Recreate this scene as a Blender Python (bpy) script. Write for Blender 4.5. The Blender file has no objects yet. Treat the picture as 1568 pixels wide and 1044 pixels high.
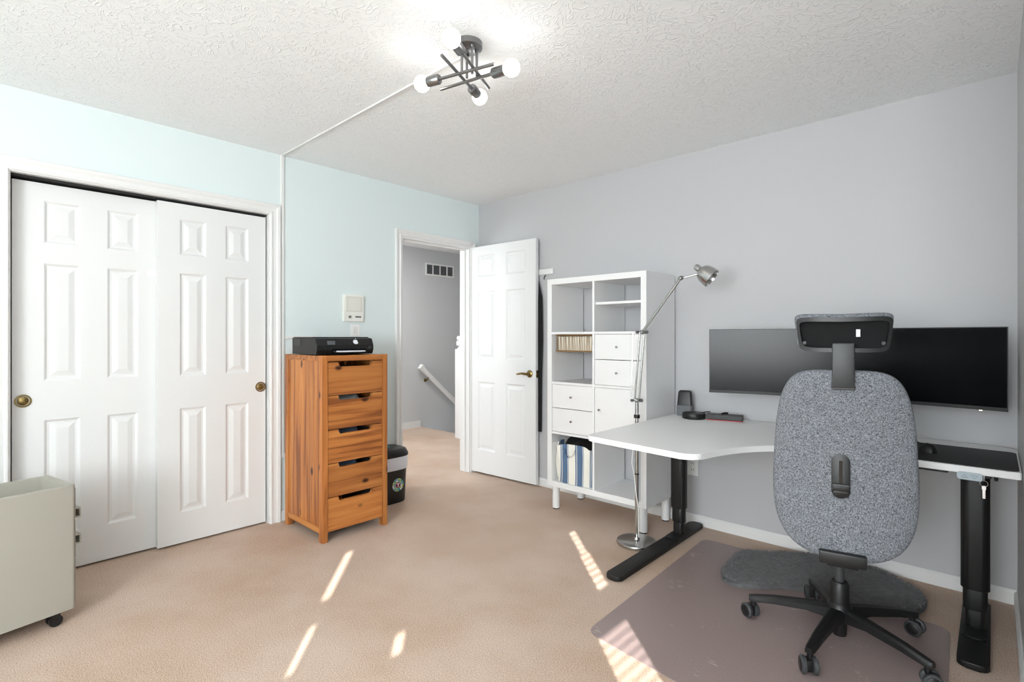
import bpy, bmesh, math, random
from mathutils import Vector, Matrix
random.seed(7)
PI = math.pi
S = bpy.context.scene
COL = S.collection

# ------------------------------------------------------------------ camera
cam_d = bpy.data.cameras.new('camera'); cam = bpy.data.objects.new('camera', cam_d); COL.objects.link(cam)
cam_d.sensor_width = 36.0; cam_d.lens = 797.0 / 1568.0 * 36.0; cam_d.shift_y = -6.0 / 1568.0
cam_d.clip_start = 0.02
cam.location = (3.494, -3.320, 1.226); cam.rotation_euler = (PI / 2, 0, math.radians(42.8))
S.camera = cam

# ------------------------------------------------------------------ world, sun, fill and window light, exposure
W = bpy.data.worlds.new('world'); S.world = W; W.use_nodes = True
W.node_tree.nodes['Background'].inputs[0].default_value = (0.86, 0.93, 1.0, 1)
W.node_tree.nodes['Background'].inputs[1].default_value = 2.0
S.view_settings.view_transform = 'Standard'; S.view_settings.look = 'None'
S.view_settings.gamma = 1.0; S.view_settings.exposure = 0.48; S.view_settings.use_curve_mapping = False
SUN_EL = math.radians(24.0); SUN_H = Vector((-0.749, 0.663, 0))
sun_d = bpy.data.lights.new('sun', 'SUN'); sun_d.energy = 14.0; sun_d.angle = math.radians(0.33); sun_d.color = (1.0, 0.96, 0.91)
sun = bpy.data.objects.new('sun', sun_d); COL.objects.link(sun)
sun.rotation_euler = (SUN_H * math.cos(SUN_EL) + Vector((0, 0, -math.sin(SUN_EL)))).to_track_quat('-Z', 'Y').to_euler()
sun.location = (9, -9, 5)

def area(name, loc, direction, sx, sy, energy, color):
    d = bpy.data.lights.new(name, 'AREA'); d.shape = 'RECTANGLE'; d.size = sx; d.size_y = sy; d.energy = energy; d.color = color
    o = bpy.data.objects.new(name, d); COL.objects.link(o); o.location = loc
    o.rotation_euler = Vector(direction).to_track_quat('-Z', 'Z').to_euler()
    return o
area('front_fill', (3.45, -5.74, 1.45), (0, 1, .42), 1.5, 1.35, 116, (0.93, 0.97, 1.0))  # added fill lamp inside the closed blind, standing in for daylight
area('alcove_fill', (4.17, -4.05, 1.5), (-1, 0, .25), 2.0, 1.2, 5, (0.93, 0.97, 1.0))  # added fill lamp on the room side of the drawn alcove blind
area('daylight_hall_window', (-1.3, -2.25, 1.5), (0, 1, 0), 1.0, 1.3, 30, (0.95, 0.98, 1.0))
area('landing_ceiling_lamp', (-1.1, 0.15, 2.42), (0, 0, -1), .35, .35, 16, (1.0, 0.98, 0.95))
S.cycles.use_denoising = True
S.cycles.max_bounces = 10; S.cycles.diffuse_bounces = 6; S.cycles.caustics_reflective = False; S.cycles.caustics_refractive = False
S.cycles.sample_clamp_indirect = 6.0

# ------------------------------------------------------------------ materials
def hx(h):
    h = h.lstrip('#'); v = [int(h[i:i + 2], 16) / 255 for i in (0, 2, 4)]
    return tuple((c / 12.92 if c <= 0.04045 else ((c + 0.055) / 1.055) ** 2.4) for c in v) + (1,)

def mat(name, col, rough=0.5, metal=0.0, spec=None, noise=None, bump=None, emit=None, coat=0):
    """noise=(scale, amount, second colour); bump=(scale, strength, distance)"""
    m = bpy.data.materials.new(name); m.use_nodes = True; nt = m.node_tree; b = nt.nodes['Principled BSDF']
    c = hx(col) if isinstance(col, str) else col
    b.inputs['Base Color'].default_value = c; b.inputs['Roughness'].default_value = rough; b.inputs['Metallic'].default_value = metal
    if spec is not None: b.inputs['Specular IOR Level'].default_value = spec
    if coat: b.inputs['Coat Weight'].default_value = coat
    tc = nt.nodes.new('ShaderNodeTexCoord')
    if noise:
        n = nt.nodes.new('ShaderNodeTexNoise'); n.inputs['Scale'].default_value = noise[0]; n.inputs['Detail'].default_value = 4
        nt.links.new(tc.outputs['Object'], n.inputs['Vector'])
        r = nt.nodes.new('ShaderNodeValToRGB'); r.color_ramp.elements[0].position = 0.5 - noise[1]; r.color_ramp.elements[1].position = 0.5 + noise[1]
        r.color_ramp.elements[0].color = hx(noise[2]); r.color_ramp.elements[1].color = c
        nt.links.new(n.outputs['Fac'], r.inputs[0]); nt.links.new(r.outputs[0], b.inputs['Base Color'])
    if bump:
        n2 = nt.nodes.new('ShaderNodeTexNoise'); n2.inputs['Scale'].default_value = bump[0]; n2.inputs['Detail'].default_value = 3
        nt.links.new(tc.outputs['Object'], n2.inputs['Vector'])
        bp = nt.nodes.new('ShaderNodeBump'); bp.inputs['Strength'].default_value = bump[1]; bp.inputs['Distance'].default_value = bump[2]
        nt.links.new(n2.outputs['Fac'], bp.inputs['Height']); nt.links.new(bp.outputs[0], b.inputs['Normal'])
    if emit:
        b.inputs['Emission Color'].default_value = emit[0]; b.inputs['Emission Strength'].default_value = emit[1]
    return m

M = {}
M['teal'] = mat('teal_paint', '#dbe6e6', 0.7, bump=(160, 0.06, 0.002))
M['grey'] = mat('grey_paint', '#bdbdbf', 0.5, bump=(160, 0.06, 0.002))
M['hallgrey'] = mat('hall_paint', '#c6c8ca', 0.6, bump=(160, 0.06, 0.002))
M['trim'] = mat('white_trim_paint', '#e3e3e2', 0.38)
M['door'] = mat('white_door_paint', '#e1e2e2', 0.42, bump=(90, 0.03, 0.001))
M['dark'] = mat('closet_shade', '#2c2c2c', 0.9)  # closet shade put into a near-black colour
M['lam'] = mat('white_laminate', '#e6e6e6', 0.32)
M['desk'] = mat('desk_white', '#e8e8e8', 0.42)
M['black'] = mat('black_plastic', '#101011', 0.45)
M['blackm'] = mat('black_metal', '#09090a', 0.5)
M['grip'] = mat('grey_rubber', '#3c3e40', 0.5)
M['shell'] = mat('headrest_shell', '#101112', 0.45)
M['gloss'] = mat('black_gloss', '#08080a', 0.18)
M['screen'] = mat('screen', '#060709', 0.2, spec=0.15)
M['chrome'] = mat('brushed_chrome', '#b9b9b8', 0.24, 1.0)
M['nickel'] = mat('dark_nickel', '#8b8b8c', 0.3, 1.0)
M['brass'] = mat('antique_brass', '#8d7a4e', 0.3, 1.0)
M['cart'] = mat('greige_enamel', '#a6a398', 0.45)
M['cream'] = mat('cream_plastic', '#ecebe4', 0.5)
M['creamd'] = mat('cream_grille', '#dddbd2', 0.6)
M['whitep'] = mat('white_plastic', '#eeeeec', 0.4)
M['bag'] = mat('liner_plastic', '#dfe3ec', 0.35, bump=(25, 0.5, 0.01))
M['rug'] = mat('rug_grey', '#7f7f80', 0.95, noise=(40, 0.3, '#5f5f60'))
M['rugf'] = mat('rug_fibre', '#8d8d8e', 0.95, noise=(30, 0.3, '#69696a'))
M['ventd'] = mat('vent_dark', '#5c5e61', 0.7)
M['bulb'] = mat('bulb_glow', '#ffffff', 0.4, emit=((1.0, 0.97, 0.92, 1), 8.5))
M['led'] = mat('monitor_led', '#ffffff', 0.4, emit=((1.0, 0.75, 0.4, 1), 3.0))
M['padm'] = mat('desk_pad', '#18181a', 0.55, bump=(700, 0.15, 0.0006))
M['dockred'] = mat('dock_red', '#c22a2a', 0.5)
M['spk'] = mat('speaker_mesh', '#76787b', 0.8, noise=(900, 0.2, '#5b5d60'))
M['ctrl'] = mat('control_pad', '#a9b6bd', 0.4)
M['ctrlm'] = mat('control_marks', '#5f6b72', 0.5)
M['steelk'] = mat('key_steel', '#d5d5d8', 0.3, 0.9)
M['rattan'] = mat('brown_rim', '#8a6a42', 0.6)
M['paper'] = mat('cream_paper', '#ded8c8', 0.8)
M['teald'] = mat('sticker_teal', '#2f8f8c', 0.5)
M['lime'] = mat('sticker_lime', '#a9bd3c', 0.5)
M['skyb'] = mat('sticker_blue', '#4f9fc0', 0.5)
M['maroon'] = mat('sticker_maroon', '#7a1230', 0.5)
M['sheet'] = mat('paper_sheet', '#e4e6ea', 0.6)
M['bluecl'] = mat('folded_clothes', '#6d7d96', 0.9)
M['garment'] = mat('black_cloth', '#0b0b0c', 0.9)
M['logo'] = mat('sticker_silver', '#e6e8ef', 0.4)
M['racew'] = mat('cable_cover_white', '#d9d9d8', 0.6)
M['glass'] = None

def fabric_mat(name, dark, light, sc):
    m = bpy.data.materials.new(name); m.use_nodes = True; nt = m.node_tree; b = nt.nodes['Principled BSDF']; b.inputs['Roughness'].default_value = 0.95
    tc = nt.nodes.new('ShaderNodeTexCoord'); acc = None
    for k, vec in enumerate(((sc, sc, sc * 0.22), (sc * 0.22, sc, sc))):
        mp = nt.nodes.new('ShaderNodeMapping'); mp.inputs['Scale'].default_value = vec; nt.links.new(tc.outputs['Object'], mp.inputs[0])
        n = nt.nodes.new('ShaderNodeTexNoise'); n.inputs['Scale'].default_value = 1.0; n.inputs['Detail'].default_value = 3; nt.links.new(mp.outputs[0], n.inputs[0])
        if acc is None: acc = n.outputs['Fac']
        else:
            a = nt.nodes.new('ShaderNodeMath'); a.operation = 'MAXIMUM' if k == 9 else 'ADD'; nt.links.new(acc, a.inputs[0]); nt.links.new(n.outputs['Fac'], a.inputs[1]); acc = a.outputs[0]
    r = nt.nodes.new('ShaderNodeValToRGB'); r.color_ramp.elements[0].position = 0.0; r.color_ramp.elements[1].position = 1.0
    mr = nt.nodes.new('ShaderNodeMapRange'); mr.inputs[1].default_value = 0.8; mr.inputs[2].default_value = 1.2; nt.links.new(acc, mr.inputs[0]); nt.links.new(mr.outputs[0], r.inputs[0])
    r.color_ramp.elements[0].color = hx(dark); r.color_ramp.elements[1].color = hx(light)
    nt.links.new(r.outputs[0], b.inputs['Base Color'])
    bp = nt.nodes.new('ShaderNodeBump'); bp.inputs['Strength'].default_value = 0.3; bp.inputs['Distance'].default_value = 0.002
    nt.links.new(acc, bp.inputs['Height']); nt.links.new(bp.outputs[0], b.inputs['Normal'])
    return m
M['fabric'] = fabric_mat('melange_fabric', '#393d43', '#93979d', 620)

def wood_mat(name, axis):
    """pine, grain along the given local axis"""
    m = bpy.data.materials.new(name); m.use_nodes = True; nt = m.node_tree; b = nt.nodes['Principled BSDF']; b.inputs['Roughness'].default_value = 0.42
    tc = nt.nodes.new('ShaderNodeTexCoord'); oi = nt.nodes.new('ShaderNodeObjectInfo')
    off = nt.nodes.new('ShaderNodeVectorMath'); off.operation = 'SCALE'; off.inputs[0].default_value = (13, 17, 19); nt.links.new(oi.outputs['Random'], off.inputs['Scale'])
    ad = nt.nodes.new('ShaderNodeVectorMath'); nt.links.new(tc.outputs['Object'], ad.inputs[0]); nt.links.new(off.outputs[0], ad.inputs[1])
    sc = [26, 26, 26]; sc['xyz'.index(axis)] = 1.3
    mp = nt.nodes.new('ShaderNodeMapping'); mp.inputs['Scale'].default_value = sc; nt.links.new(ad.outputs[0], mp.inputs[0])
    n = nt.nodes.new('ShaderNodeTexNoise'); n.inputs['Scale'].default_value = 1.0; n.inputs['Detail'].default_value = 5; n.inputs['Distortion'].default_value = 0.5; nt.links.new(mp.outputs[0], n.inputs[0])
    r = nt.nodes.new('ShaderNodeValToRGB'); e = r.color_ramp.elements
    e[0].position = 0.36; e[0].color = hx('#884e25'); e[1].position = 0.72; e[1].color = hx('#cb8848')
    k = e.new(0.5); k.color = hx('#b46f36'); nt.links.new(n.outputs['Fac'], r.inputs[0])
    # sparse knots
    sk = [7, 7, 7]; sk['xyz'.index(axis)] = 4.2
    mk = nt.nodes.new('ShaderNodeMapping'); mk.inputs['Scale'].default_value = sk; nt.links.new(ad.outputs[0], mk.inputs[0])
    v = nt.nodes.new('ShaderNodeTexVoronoi'); v.inputs['Scale'].default_value = 1.0; nt.links.new(mk.outputs[0], v.inputs[0])
    kr = nt.nodes.new('ShaderNodeValToRGB'); kr.color_ramp.elements[0].position = 0.07; kr.color_ramp.elements[0].color = (1, 1, 1, 1)
    kr.color_ramp.elements[1].position = 0.14; kr.color_ramp.elements[1].color = (0, 0, 0, 1); nt.links.new(v.outputs['Distance'], kr.inputs[0])
    mx = nt.nodes.new('ShaderNodeMixRGB'); nt.links.new(kr.outputs[0], mx.inputs[0]); nt.links.new(r.outputs[0], mx.inputs[1]); mx.inputs[2].default_value = hx('#3d1a0a')
    # board to board tone
    hs = nt.nodes.new('ShaderNodeHueSaturation'); mr = nt.nodes.new('ShaderNodeMapRange'); mr.inputs[3].default_value = 0.86; mr.inputs[4].default_value = 1.1
    nt.links.new(oi.outputs['Random'], mr.inputs[0]); nt.links.new(mr.outputs[0], hs.inputs['Value']); nt.links.new(mx.outputs[0], hs.inputs['Color'])
    nt.links.new(hs.outputs[0], b.inputs['Base Color'])
    return m
M['woody'] = wood_mat('pine_grain_across', 'y'); M['woodz'] = wood_mat('pine_grain_upright', 'z'); M['woodx'] = wood_mat('pine_grain_deep', 'x')

def carpet_mat():
    m = bpy.data.materials.new('beige_carpet'); m.use_nodes = True; nt = m.node_tree; b = nt.nodes['Principled BSDF']; b.inputs['Roughness'].default_value = 1.0
    b.inputs['Specular IOR Level'].default_value = 0.1
    tc = nt.nodes.new('ShaderNodeTexCoord')
    n = nt.nodes.new('ShaderNodeTexNoise'); n.inputs['Scale'].default_value = 230; n.inputs['Detail'].default_value = 4; nt.links.new(tc.outputs['Object'], n.inputs[0])
    big = nt.nodes.new('ShaderNodeTexNoise'); big.inputs['Scale'].default_value = 1.6; big.inputs['Detail'].default_value = 5; big.inputs['Roughness'].default_value = 0.6; nt.links.new(tc.outputs['Object'], big.inputs[0])
    r = nt.nodes.new('ShaderNodeValToRGB'); r.color_ramp.elements[0].position = 0.34; r.color_ramp.elements[0].color = hx('#86705f'); r.color_ramp.elements[1].position = 0.62; r.color_ramp.elements[1].color = hx('#e6d3c3')
    nt.links.new(n.outputs['Fac'], r.inputs[0])
    r2 = nt.nodes.new('ShaderNodeValToRGB'); r2.color_ramp.elements[0].position = 0.35; r2.color_ramp.elements[0].color = hx('#b2937b'); r2.color_ramp.elements[1].position = 0.62; r2.color_ramp.elements[1].color = hx('#cdb7a7')
    nt.links.new(big.outputs['Fac'], r2.inputs[0])
    mx = nt.nodes.new('ShaderNodeMixRGB'); mx.inputs[0].default_value = 0.5; nt.links.new(r.outputs[0], mx.inputs[1]); nt.links.new(r2.outputs[0], mx.inputs[2]); nt.links.new(mx.outputs[0], b.inputs['Base Color'])
    bp = nt.nodes.new('ShaderNodeBump'); bp.inputs['Strength'].default_value = 0.35; bp.inputs['Distance'].default_value = 0.004; nt.links.new(n.outputs['Fac'], bp.inputs['Height']); nt.links.new(bp.outputs[0], b.inputs['Normal'])
    return m
M['carpet'] = carpet_mat()

def ceiling_mat():
    m = bpy.data.materials.new('stomped_ceiling'); m.use_nodes = True; nt = m.node_tree; b = nt.nodes['Principled BSDF']; b.inputs['Roughness'].default_value = 0.85
    b.inputs['Base Color'].default_value = hx('#f3f5f6')
    tc = nt.nodes.new('ShaderNodeTexCoord')
    wv = nt.nodes.new('ShaderNodeTexNoise'); wv.inputs['Scale'].default_value = 5; wv.inputs['Detail'].default_value = 2; nt.links.new(tc.outputs['Object'], wv.inputs[0])
    n = nt.nodes.new('ShaderNodeTexNoise'); n.inputs['Scale'].default_value = 11; n.inputs['Detail'].default_value = 1.5; n.inputs['Distortion'].default_value = 3.2; nt.links.new(tc.outputs['Object'], n.inputs[0])
    r = nt.nodes.new('ShaderNodeValToRGB'); e = r.color_ramp.elements; e[0].position = 0.455; e[0].color = (0, 0, 0, 1); e[1].position = 0.545; e[1].color = (0, 0, 0, 1); k = e.new(0.5); k.color = (1, 1, 1, 1)
    nt.links.new(n.outputs['Fac'], r.inputs[0])
    bp = nt.nodes.new('ShaderNodeBump'); bp.inputs['Strength'].default_value = 0.42; bp.inputs['Distance'].default_value = 0.006; nt.links.new(r.outputs[0], bp.inputs['Height']); nt.links.new(bp.outputs[0], b.inputs['Normal'])
    return m
M['ceil'] = ceiling_mat()

def mat_mat():
    m = bpy.data.materials.new('mauve_clear_vinyl'); m.use_nodes = True; nt = m.node_tree; b = nt.nodes['Principled BSDF']
    b.inputs['Roughness'].default_value = 0.3
    tc = nt.nodes.new('ShaderNodeTexCoord'); n = nt.nodes.new('ShaderNodeTexNoise'); n.inputs['Scale'].default_value = 180; n.inputs['Detail'].default_value = 6; nt.links.new(tc.outputs['Object'], n.inputs[0])
    r = nt.nodes.new('ShaderNodeValToRGB'); r.color_ramp.elements[0].position = 0.3; r.color_ramp.elements[0].color = hx('#a2908f'); r.color_ramp.elements[1].position = 0.62; r.color_ramp.elements[1].color = hx('#ae9c98')
    nt.links.new(n.outputs['Fac'], r.inputs[0])
    # caster scuffs, their pale glints mixed into the colour
    mp = nt.nodes.new('ShaderNodeMapping'); mp.inputs['Scale'].default_value = (28, 150, 1); mp.inputs['Rotation'].default_value = (0, 0, 0.5); nt.links.new(tc.outputs['Object'], mp.inputs[0])
    sn = nt.nodes.new('ShaderNodeTexNoise'); sn.inputs['Scale'].default_value = 1.0; sn.inputs['Detail'].default_value = 2; nt.links.new(mp.outputs[0], sn.inputs[0])
    lo = nt.nodes.new('ShaderNodeTexNoise'); lo.inputs['Scale'].default_value = 5.0; nt.links.new(tc.outputs['Object'], lo.inputs[0])
    mu_ = nt.nodes.new('ShaderNodeMath'); mu_.operation = 'MULTIPLY'; nt.links.new(sn.outputs['Fac'], mu_.inputs[0]); nt.links.new(lo.outputs['Fac'], mu_.inputs[1])
    sr = nt.nodes.new('ShaderNodeMapRange'); sr.inputs[1].default_value = 0.40; sr.inputs[2].default_value = 0.44; nt.links.new(mu_.outputs[0], sr.inputs[0])
    sm = nt.nodes.new('ShaderNodeMixRGB'); nt.links.new(sr.outputs[0], sm.inputs[0]); nt.links.new(r.outputs[0], sm.inputs[1]); sm.inputs[2].default_value = hx('#d9cdcb')
    nt.links.new(sm.outputs[0], b.inputs['Base Color'])
    t = nt.nodes.new('ShaderNodeBsdfTransparent'); t.inputs[0].default_value = (0.8, 0.72, 0.72, 1)
    mx = nt.nodes.new('ShaderNodeMixShader'); mx.inputs[0].default_value = 0.72
    nt.links.new(t.outputs[0], mx.inputs[1]); nt.links.new(b.outputs[0], mx.inputs[2]); nt.links.new(mx.outputs[0], nt.nodes['Material Output'].inputs['Surface'])
    bp = nt.nodes.new('ShaderNodeBump'); bp.inputs['Strength'].default_value = 0.2; bp.inputs['Distance'].default_value = 0.002
    n3 = nt.nodes.new('ShaderNodeTexNoise'); n3.inputs['Scale'].default_value = 14; nt.links.new(tc.outputs['Object'], n3.inputs[0])
    nt.links.new(n3.outputs['Fac'], bp.inputs['Height']); nt.links.new(bp.outputs[0], b.inputs['Normal'])
    return m
M['mat'] = mat_mat()

def stripe_mat():
    m = bpy.data.materials.new('striped_canvas'); m.use_nodes = True; nt = m.node_tree; b = nt.nodes['Principled BSDF']; b.inputs['Roughness'].default_value = 0.9
    tc = nt.nodes.new('ShaderNodeTexCoord'); sx = nt.nodes.new('ShaderNodeSeparateXYZ'); nt.links.new(tc.outputs['Object'], sx.inputs[0])
    ad = nt.nodes.new('ShaderNodeMath'); ad.operation = 'ADD'; nt.links.new(sx.outputs[0], ad.inputs[0]); nt.links.new(sx.outputs[1], ad.inputs[1])
    sc = nt.nodes.new('ShaderNodeMath'); sc.operation = 'MULTIPLY_ADD'; sc.inputs[1].default_value = 1 / 0.125; sc.inputs[2].default_value = 10.45; nt.links.new(ad.outputs[0], sc.inputs[0])
    fr = nt.nodes.new('ShaderNodeMath'); fr.operation = 'FRACT'; nt.links.new(sc.outputs[0], fr.inputs[0])
    r = nt.nodes.new('ShaderNodeValToRGB'); r.color_ramp.interpolation = 'CONSTANT'; e = r.color_ramp.elements
    blue, cr = hx('#566f8e'), hx('#eae8df')
    e[0].position = 0; e[0].color = cr; e[1].position = 0.38; e[1].color = blue
    for p, c in ((0.46, cr), (0.5, blue), (0.86, cr), (0.9, blue), (0.93, cr)):
        k = e.new(p); k.color = c
    nt.links.new(fr.outputs[0], r.inputs[0]); nt.links.new(r.outputs[0], b.inputs['Base Color'])
    n = nt.nodes.new('ShaderNodeTexNoise'); n.inputs['Scale'].default_value = 22; nt.links.new(tc.outputs['Object'], n.inputs[0])
    bp = nt.nodes.new('ShaderNodeBump'); bp.inputs['Strength'].default_value = 0.5; bp.inputs['Distance'].default_value = 0.012; nt.links.new(n.outputs['Fac'], bp.inputs['Height']); nt.links.new(bp.outputs[0], b.inputs['Normal'])
    return m
M['stripe'] = stripe_mat()

def glass_mat():
    m = bpy.data.materials.new('window_glass'); m.use_nodes = True; nt = m.node_tree
    t = nt.nodes.new('ShaderNodeBsdfTransparent'); g = nt.nodes.new('ShaderNodeBsdfGlossy'); g.inputs['Roughness'].default_value = 0.02
    mx = nt.nodes.new('ShaderNodeMixShader'); mx.inputs[0].default_value = 0.06
    nt.links.new(t.outputs[0], mx.inputs[1]); nt.links.new(g.outputs[0], mx.inputs[2]); nt.links.new(mx.outputs[0], nt.nodes['Material Output'].inputs['Surface'])
    return m
M['glass'] = glass_mat()

# ------------------------------------------------------------------ geometry helpers
def BM(): return bmesh.new()

def link(name, bm, m, parent=None, loc=(0, 0, 0), rot=(0, 0, 0), smooth=None, label=None, kind=None):
    bmesh.ops.recalc_face_normals(bm, faces=bm.faces)
    me = bpy.data.meshes.new(name); bm.to_mesh(me); bm.free()
    me.materials.append(m if not isinstance(m, str) else M[m])
    if smooth is not None:
        me.polygons.foreach_set('use_smooth', [True] * len(me.polygons))
        me.set_sharp_from_angle(angle=math.radians(smooth))
    o = bpy.data.objects.new(name, me); COL.objects.link(o)
    o.location = loc; o.rotation_euler = rot
    if parent: o.parent = parent
    if label: o['label'] = label
    if kind: o['kind'] = kind
    return o

def thing(name, label, cat, loc=(0, 0, 0), rz=0.0, group=None):
    o = bpy.data.objects.new(name, None); COL.objects.link(o); o.location = loc; o.rotation_euler = (0, 0, rz); o.empty_display_size = 0.1
    o['label'] = label; o['category'] = cat
    if group: o['group'] = group
    return o

def tag(o, label, cat, group=None):
    o['label'] = label; o['category'] = cat
    if group: o['group'] = group
    return o

def struct(name, label, bm=None, m=None, **k):
    if bm is None:
        o = bpy.data.objects.new(name, None); COL.objects.link(o); o.location = k.get('loc', (0, 0, 0)); o.rotation_euler = k.get('rot', (0, 0, 0))
    else: o = link(name, bm, m, **k)
    o['kind'] = 'structure'; o['label'] = label; o['category'] = name.rsplit('_', 1)[0]
    return o

def box(bm, a, b, bev=0.0, seg=2, mtx=None):
    ax, ay, az = [min(a[i], b[i]) for i in range(3)]; bx, by, bz = [max(a[i], b[i]) for i in range(3)]
    vs = [bm.verts.new(p) for p in ((ax, ay, az), (bx, ay, az), (bx, by, az), (ax, by, az), (ax, ay, bz), (bx, ay, bz), (bx, by, bz), (ax, by, bz))]
    fs = [bm.faces.new([vs[i] for i in q]) for q in ((0, 3, 2, 1), (4, 5, 6, 7), (0, 1, 5, 4), (1, 2, 6, 5), (2, 3, 7, 6), (3, 0, 4, 7))]
    if mtx is not None:
        for v in vs: v.co = mtx @ v.co
    if bev:
        es = list({e for f in fs for e in f.edges}); bmesh.ops.bevel(bm, geom=es, offset=bev, segments=seg, profile=0.6, affect='EDGES')
    return bm

def frame_of(d):
    d = Vector(d).normalized(); u = Vector((0, 0, 1)) if abs(d.z) < 0.9 else Vector((1, 0, 0))
    a = d.cross(u).normalized(); return a, d.cross(a).normalized()

def cyl(bm, p, q, r, r2=None, n=20, cap=True):
    p, q = Vector(p), Vector(q); r2 = r if r2 is None else r2; a, b = frame_of(q - p)
    A = [bm.verts.new(p + (a * math.cos(2 * PI * i / n) + b * math.sin(2 * PI * i / n)) * r) for i in range(n)]
    B = [bm.verts.new(q + (a * math.cos(2 * PI * i / n) + b * math.sin(2 * PI * i / n)) * r2) for i in range(n)]
    for i in range(n): bm.faces.new((A[i], A[(i + 1) % n], B[(i + 1) % n], B[i]))
    if cap: bm.faces.new(A[::-1]); bm.faces.new(B)
    return bm

def lathe(bm, prof, origin=(0, 0, 0), axis=(0, 0, 1), n=32):
    """prof: (radius, distance along axis)"""
    o, ax = Vector(origin), Vector(axis).normalized(); a, b = frame_of(ax); rings = []
    for r, h in prof:
        if r < 1e-6: rings.append([bm.verts.new(o + ax * h)])
        else: rings.append([bm.verts.new(o + ax * h + (a * math.cos(2 * PI * i / n) + b * math.sin(2 * PI * i / n)) * r) for i in range(n)])
    for A, B in zip(rings, rings[1:]):
        if len(A) == 1 and len(B) == 1: continue
        for i in range(n):
            j = (i + 1) % n
            if len(A) == 1: bm.faces.new((A[0], B[j], B[i]))
            elif len(B) == 1: bm.faces.new((A[i], A[j], B[0]))
            else: bm.faces.new((A[i], A[j], B[j], B[i]))
    return bm

def tube(bm, pts, r, n=8):
    pts = [Vector(p) for p in pts]; rings = []; a = None
    for i, p in enumerate(pts):
        d = (pts[min(i + 1, len(pts) - 1)] - pts[max(i - 1, 0)]).normalized()
        if a is None: a, _ = frame_of(d)
        a = (a - d * a.dot(d)).normalized(); b = d.cross(a)
        rr = r[i] if isinstance(r, (list, tuple)) else r
        rings.append([bm.verts.new(p + (a * math.cos(2 * PI * k / n) + b * math.sin(2 * PI * k / n)) * rr) for k in range(n)])
    for A, B in zip(rings, rings[1:]):
        for k in range(n): bm.faces.new((A[k], A[(k + 1) % n], B[(k + 1) % n], B[k]))
    bm.faces.new(rings[0][::-1]); bm.faces.new(rings[-1])
    return bm

def prism(bm, poly, lo, hi, plane='xy', bev=0.0, seg=2):
    """extrude a polygon; plane xy -> along z, xz -> along y, yz -> along x"""
    def P(u, v, w): return {'xy': (u, v, w), 'xz': (u, w, v), 'yz': (w, u, v)}[plane]
    A = [bm.verts.new(P(u, v, lo)) for u, v in poly]; B = [bm.verts.new(P(u, v, hi)) for u, v in poly]; n = len(poly)
    fa = bm.faces.new(A[::-1]); fb = bm.faces.new(B)
    for i in range(n): bm.faces.new((A[i], A[(i + 1) % n], B[(i + 1) % n], B[i]))
    if bev: bmesh.ops.bevel(bm, geom=list(set(fa.edges) | set(fb.edges)), offset=bev, segments=seg, profile=0.6, affect='EDGES')
    return bm

def rrect(x0, y0, x1, y1, r, n=5):
    pts = []
    for cx, cy, a0 in ((x1 - r, y1 - r, 0), (x0 + r, y1 - r, 90), (x0 + r, y0 + r, 180), (x1 - r, y0 + r, 270)):
        for i in range(n + 1):
            a = math.radians(a0 + 90 * i / n); pts.append((cx + r * math.cos(a), cy + r * math.sin(a)))
    return pts

def pillow(bm, outline, tf, tb, p=2.6, rings=7, shape=None, centre=None):
    """closed cushion over an outline in local xz; tf / tb thickness toward +y / -y"""
    n = len(outline); cx, cz = centre or (sum(q[0] for q in outline) / n, sum(q[1] for q in outline) / n)
    def pt(s, q, sg):
        x = cx + (q[0] - cx) * s; z = cz + (q[1] - cz) * s; y = (tf if sg > 0 else -tb) * (max(0.0, 1 - s ** p)) ** (1 / p)
        if shape: return shape(x, y, z)
        return (x, y, z)
    edge = [bm.verts.new(pt(1, q, 1)) for q in outline]
    for sg in (1, -1):
        prev = edge
        for k in range(1, rings + 1):
            s = math.cos(PI / 2 * k / (rings + 0.6)) if k < rings else 0.12
            cur = [bm.verts.new(pt(s, q, sg)) for q in outline]
            for i in range(n): bm.faces.new((prev[i], prev[(i + 1) % n], cur[(i + 1) % n], cur[i]))
            prev = cur
        c = bm.verts.new(pt(0, outline[0], sg))
        for i in range(n): bm.faces.new((prev[i], prev[(i + 1) % n], c))
    return bm

def copy_tree(o, parent=None):
    c = o.copy(); COL.objects.link(c)
    if parent: c.parent = parent
    for ch in list(o.children): copy_tree(ch, c)
    return c

# ------------------------------------------------------------------ room shell
H = 2.44; RX = 3.573; AX = 4.35; AY = -2.35; FY = -6.0; TW = 0.11
CL0, CL1, CLT = -3.125, -1.893, 2.035           # closet opening
DO0, DO1, DOT = -0.858, -0.112, 2.035           # doorway
floor_pts = [(-2.4, -2.3), (0, -2.3), (0, FY - .1), (AX + .1, FY - .1), (AX + .1, .1), (-2.4, .1)]
b = BM()
box(b, (-0.75, FY - .1, -0.1), (AX + .1, 0.1, 0)); struct('floor', 'beige cut-pile carpet over the whole bedroom floor', b, 'carpet')
b = BM(); box(b, (-0.75, FY - .1, H), (AX + .1, .12, H + .1)); struct('ceiling', 'white stomp-textured ceiling', b, 'ceil')
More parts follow.
